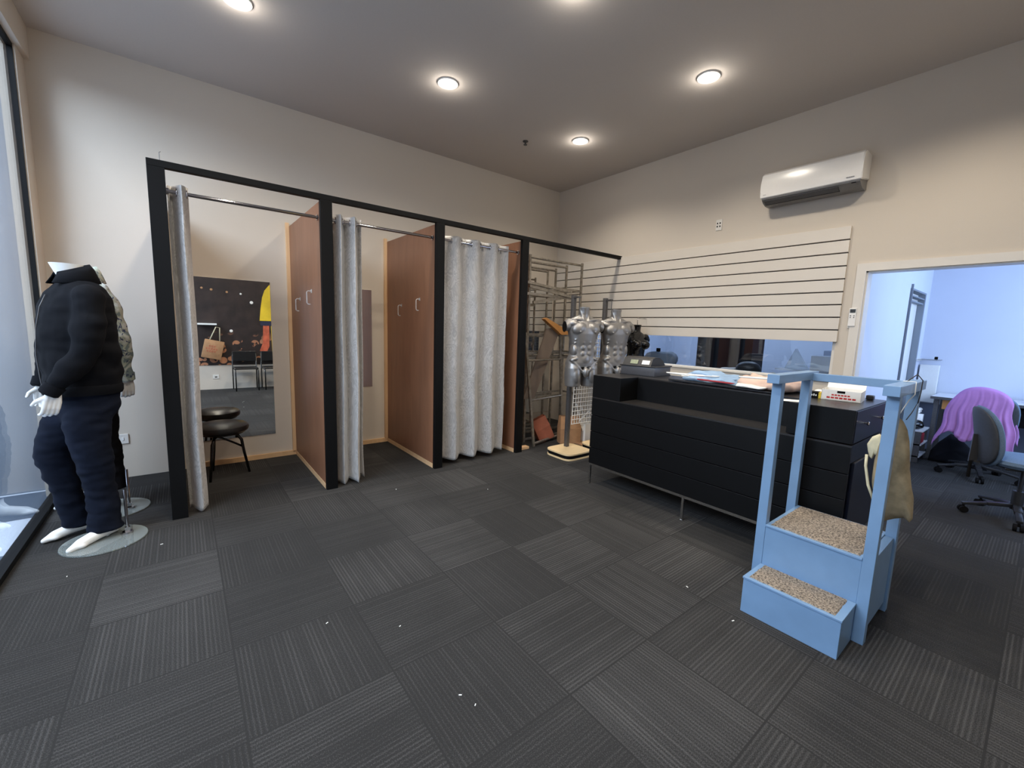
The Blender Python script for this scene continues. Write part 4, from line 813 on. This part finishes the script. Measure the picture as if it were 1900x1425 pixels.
def office_chair(c, rz, label, seatmat, scale=1):
    o = empty('office_chair', (c[0], c[1], 0), label, 'office chair'); R = Matrix.Translation((c[0], c[1], 0)) @ Matrix.Rotation(rz, 4, 'Z')
    def p(nm, f, mt, sm='auto'): m = MB(); f(m); m.xf(R); return m.build(nm, mt, o, sm)
    # front = -Y
    def seat(m):
        m.rings([ering((0, -.02, z), r1, r2, Vector((1, 0, 0)), Vector((0, 1, 0)), 36, 3) for z, r1, r2 in ((.445, .16, .16), (.45, .225, .215), (.475, .245, .235), (.50, .24, .23), (.515, .20, .19), (.52, .1, .1))])
    p('seat', seat, seatmat)
    p('seat_pan', lambda m: m.box((-.16, -.16, .425), (.16, .16, .447), bev=.01), 'plasticd')
    def back(m, off, rx, rz_, t0):
        cs = []
        for j in range(9):
            a = PI*j/8; h = math.cos(a)*t0; s_ = max(math.sin(a), .03)**.6; r_ = []
            for k in range(32):
                t = 2*PI*k/32; e = 2/2.6; ca, sa = math.cos(t), math.sin(t); x = rx*s_*math.copysign(abs(ca)**e, ca); z = rz_*s_*math.copysign(abs(sa)**e, sa)
                r_.append((x, .24+off+h+z*.16-(x*x)*.9+z*z*.3, .655+z))
            cs.append(r_)
        m.rings(cs)
    p('backrest', lambda m: back(m, 0, .205, .24, .03), seatmat, True); p('back_shell', lambda m: back(m, .025, .195, .23, .022), 'shell', True)
    p('back_bar', lambda m: (m.bar((0, .10, .43), (0, .29, .44), .05, .012), m.bar((0, .29, .43), (0, .285, .66), .05, .014)), 'plasticd')
    p('tilt_knob', lambda m: (m.cyl((0, .30, .44), (0, .30, .30), .012, 10)), 'hole')
    p('gas_column', lambda m: (m.cyl((0, 0, .09), (0, 0, .24), .035, 20), m.cyl((0, 0, .24), (0, 0, .43), .014, 14)), 'plasticd')
    for k in range(5):
        a = 2*PI*k/5+.35; dx, dy = math.cos(a), math.sin(a)
        leg = p('base_leg', lambda m: (m.bar((dx*.03, dy*.03, .12), (dx*.17, dy*.17, .105), .045, .028, .004), m.bar((dx*.16, dy*.16, .106), (dx*.31, dy*.31, .075), .035, .022, .004)), 'plasticd')
        p_ = MB(); q = Vector((dx*.30, dy*.30, .028)); tx = Vector((-dy, dx, 0))
        for s in (-1, 1): p_.cyl(q+tx*s*.008, q+tx*s*.028, .027, 16)
        p_.cyl(q+Vector((0, 0, .01)), q+Vector((0, 0, .05)), .008, 8); p_.xf(R); p_.build('castor', 'hole', leg, 'auto')
    return o
office_chair((.62, -4.76), math.radians(22), 'blue grey office chair on castors just beyond the doorway', 'fabric')
office_chair((1.98, -4.44), math.radians(98), 'office chair draped with a purple cloth in front of the work table', 'fabric')
# purple cloth over the second chair back
def cloth():
    bm = bmesh.new(); NX, NZ = 60, 40; g = []; cx, cy = 1.68, -4.41
    for j in range(NZ+1):
        t = j/NZ; r = []
        for i in range(NX+1):
            s = i/NX*2-1; w_ = .205+.05*(abs(t-.5)*2)
            top = .955-.09*s*s-(.06*abs(s)**6); u = (t-.5)*2; L_ = .50+.05*math.sin(s*7)-.06*s
            if abs(u) < .12: x = cx-u/.12*.06; z = top+.012*(1-(u/.12)**2)
            else: x = cx-math.copysign(.06+.06*(abs(u)-.12), u); z = top-(abs(u)-.12)/.88*(L_ if u > 0 else .4)
            d_ = max(0, abs(u)-.12); x -= math.copysign(d_*(.035*math.sin(s*15+1)+.015*math.sin(s*31)), u); y = cy+s*(w_+.03*d_)+.01*math.sin(z*20)
            r.append(bm.verts.new((x, y, z)))
        g.append(r)
    for j in range(NZ):
        for i in range(NX): bm.faces.new((g[j][i], g[j][i+1], g[j+1][i+1], g[j+1][i]))
    me = bpy.data.meshes.new('towel'); bm.to_mesh(me); bm.free(); o = mkobj('towel', me, 'purple', None, True); s_ = o.modifiers.new('t', 'SOLIDIFY'); s_.thickness = .006; return o
single(cloth(), 'purple towel draped over the back of the office chair at the table', 'towel')
# clutter under and beside the table
single(puff('black_bag', [(2.46, -4.50, .0), (2.44, -4.36, .20), (2.42, -4.25, .33), (2.42, -4.18, .36), (2.44, -4.09, .24), (2.46, -4.03, .12), (2.46, -4.02, .0)], (-1, 0, 0), .12, 'bag', None, wr=.05), 'black bag slumped on the floor beside the table', 'bag')
o = empty('low_shelf', (2.3, -3.87, 0), 'low shelf with pale boards in the workroom corner', 'shelf')
for z in (.06, .20, .36): bx('shelf_board', (2.1, -3.98, z), (2.5, -3.76, z+.015), 'desk', o)
for x in (2.11, 2.48): bx('upright', (x-.01, -3.97, 0), (x+.01, -3.77, .36), 'pole', o)
single(bx('red_basket', (2.12, -3.97, .216), (2.32, -3.80, .33), 'redcloth', None, .008), 'dark red box on the low shelf in the workroom corner', 'box')
m = MB(); m.ell((2.24, -3.87, .43), (.12, .09, .055)); m.ell((2.2, -3.92, .42), (.05, .05, .04)); single(m.build('iron_appliance', 'gloss_black', None, True), 'glossy black rounded appliance on top of the low shelf', 'appliance')
single(bx('white_carton', (2.12, -3.95, .076), (2.24, -3.8, .17), 'paper', None, .004), 'white carton on the lowest board of the low shelf', 'box')
m = MB(); [m.ell((2.42+.05*k, -3.86, .55+.02*(k % 2)), (.04, .03, .02), seg=12) for k in range(4)]; m.box((2.36, -3.92, .376), (2.46, -3.80, .53)); single(m.build('cloth_pile', 'paper', None, True), 'small pile of white rags on the low shelf beside the black appliance', 'rags')
o = empty('wall_shelf', (2.9, -3.8, 1.17), 'thin wire wall shelf with small bottles in the workroom corner', 'shelf')
m = MB(); m.cyl((2.76, -3.76, 1.17), (3.09, -3.76, 1.17), .005, 8); m.cyl((2.76, -3.92, 1.17), (3.09, -3.92, 1.17), .005, 8); [m.cyl((2.78+.05*k, -3.74, 1.17), (2.78+.05*k, -3.93, 1.17), .003, 6) for k in range(7)]; m.build('wire_tray', 'chrome', o)
bx('wall_rail', (2.765, -3.735, 1.15), (3.09, -3.722, 1.18), 'white', o)
single(bx('glue_bottle', (2.95, -3.90, 1.176), (2.98, -3.87, 1.21), 'hole', None, .004), 'tiny dark bottle on the wire wall shelf', 'bottle')
single(bx('wall_ledge_box', (3.02, -3.92, .62), (3.09, -3.74, 1.1), 'white', None, .003), 'shallow white panel standing in the workroom corner beside the table', 'panel')
# things behind the inner window
o = empty('work_bench', (1.0, -2.0, 0), 'dark bench top seen through the inner window', 'bench')
bx('bench_top', (.2, -3.5, .93), (.75, -.6, .955), 'plasticd', o); [bx('leg', (x-.02, y-.02, 0), (x+.02, y+.02, .93), 'pole', o) for x in (.24, .71) for y in (-3.46, -2.0, -.64)]
single(bx('dark_cabinet', (1.2, -2.42, 0), (1.55, -1.68, 2.1), 'darkpanel', None, .004), 'tall dark cabinet at the back of the workroom, seen through the inner window', 'cabinet')
m = MB(); m.ell((.42, -2.72, 1.03), (.09, .13, .085)); single(m.build('machine_cover', 'plasticd', None, True), 'rounded dark machine cover behind the inner window', 'machine cover')
single(puff('rag_heap', [(.3, -2.45, .957), (.45, -2.42, .957), (.46, -2.58, .957), (.3, -2.6, .957)], (0, 0, 1), .07, 'paper', None, wr=.05), 'crumpled white tissue behind the inner window beside the machine cover', 'tissue')
single(puff('rag_heap', [(.3, -2.86, .957), (.4, -2.84, .957), (.42, -3.02, .957), (.3, -3.04, .957)], (0, 0, 1), .05, 'cream', None, wr=.03), 'pale cloth heap right of the machine cover behind the inner window', 'cloth')
o = empty('plastic_bottle_bag', (.3, -1.55, .957), 'clear plastic wrap with a dark cap behind the inner window near the bust', 'plastic bag'); puff('wrap', [(.25, -1.65, .957), (.3, -1.45, .957), (.45, -1.45, .957), (.45, -1.85, .957), (.3, -1.9, .957)], (0, 0, 1), .2, 'extwall', o, wr=.06); bx('cap', (.30, -1.66, 1.15), (.34, -1.62, 1.2), 'hole', o, .004)
o = empty('cutting_shelf', (.9, -3.4, 1.0), 'glass shelf stacked with papers and plastic packs behind the right end of the inner window', 'shelf')
bx('shelf_board', (.25, -3.56, 1.06), (.65, -3.05, 1.075), 'acryl', o)
single(bx('paper_stack', (.3, -3.5, 1.075), (.5, -3.34, 1.22), 'desk', None, .003), 'pale stack of packs on the glass shelf behind the inner window', 'papers')
m = MB(); m.prism([(.35, -3.10, 1.075), (.36, -3.18, 1.28), (.36, -3.30, 1.08)], None, (.05, 0, 0)); single(m.build('plastic_sheet', 'acryl', None), 'folded clear plastic sheet standing on the glass shelf behind the inner window', 'plastic sheet')
o = empty('wall_box', (2.9, -2.9, 1.2), 'pale square unit with a sheet of paper on top, seen through the inner window', 'wall unit'); bx('cabinet', (2.75, -3.45, .9), (3.09, -2.75, 1.22), 'officegrey', o, .004); bx('paper_sheet', (2.78, -3.4, 1.22), (3.0, -3.15, 1.224), 'paper', o)
# lint scraps
for x, y in [(-4.088, -2.879), (-4.715, -1.575), (-3.181, -1.508), (-5.1, -1.723), (-2.529, -1.932), (-3.823, -3.093), (-3.789, -3.576), (-3.766, -3.645), (-2.491, -3.993), (-2.416, -3.71)]:
    r_ = random.uniform(.004, .008); a = random.uniform(0, 3); m = MB(); m.box((x-r_, y-r_*.35, 0), (x+r_, y+r_*.35, .002), rot=a); single(m.build('lint_scrap', 'paper'), 'tiny white scrap lying on the dark carpet tiles', 'scrap', 'white scraps on the carpet')
# ---------------------------------------------------------------- light
wd = bpy.data.worlds.new('World'); SC.world = wd; wd.use_nodes = True; nt = wd.node_tree; bgn = nt.nodes['Background']; bgn.inputs[0].default_value = (.70, .82, 1, 1); bgn.inputs[1].default_value = 2.0
def area(name, loc, rot, sx, sy, e, col):
    ld = bpy.data.lights.new(name, 'AREA'); ld.shape = 'RECTANGLE'; ld.size = sx; ld.size_y = sy; ld.energy = e; ld.color = col
    o = bpy.data.objects.new(name, ld); COL.objects.link(o); o.location = loc; o.rotation_euler = rot; return o
area('daylight_window', (-7.7, -2.7, 4.4), (0, math.radians(-56), 0), 2.6, 4.8, 520, (.72, .84, 1))
area('workroom_daylight', (1.6, -5.9, 1.9), (math.radians(68), 0, 0), 2.4, 1.2, 62, (.50, .68, 1))
area('workroom_fill', (1.7, -1.6, 2.45), (0, 0, 0), 1.6, 2.4, 60, (.58, .74, 1))  # unseen fill light, added to brighten the room behind the inner window
# ---------------------------------------------------------------- camera
cd = bpy.data.cameras.new('camera'); cam = bpy.data.objects.new('camera', cd); COL.objects.link(cam); SC.camera = cam
fpx, yaw, pit, rol = 783.5631, .6648, -.1296, .0331
cd.sensor_fit = 'HORIZONTAL'; cd.sensor_width = 36; cd.lens = fpx*36/1900; cd.clip_start = .02
fw = Vector((math.sin(yaw)*math.cos(pit), math.cos(yaw)*math.cos(pit), math.sin(pit))); r0 = Vector((math.cos(yaw), -math.sin(yaw), 0)); u0 = r0.cross(fw)
r2 = math.cos(rol)*r0+math.sin(rol)*u0; u2 = -math.sin(rol)*r0+math.cos(rol)*u0
cam.matrix_world = Matrix.Translation((-4.5507, -4.8026, 1.3832)) @ Matrix((r2, u2, -fw)).transposed().to_4x4()
SC.view_settings.view_transform = 'Standard'; SC.view_settings.look = 'None'; SC.view_settings.exposure = .18; SC.view_settings.gamma = 1.0
SC.cycles.use_denoising = True; SC.cycles.max_bounces = 8
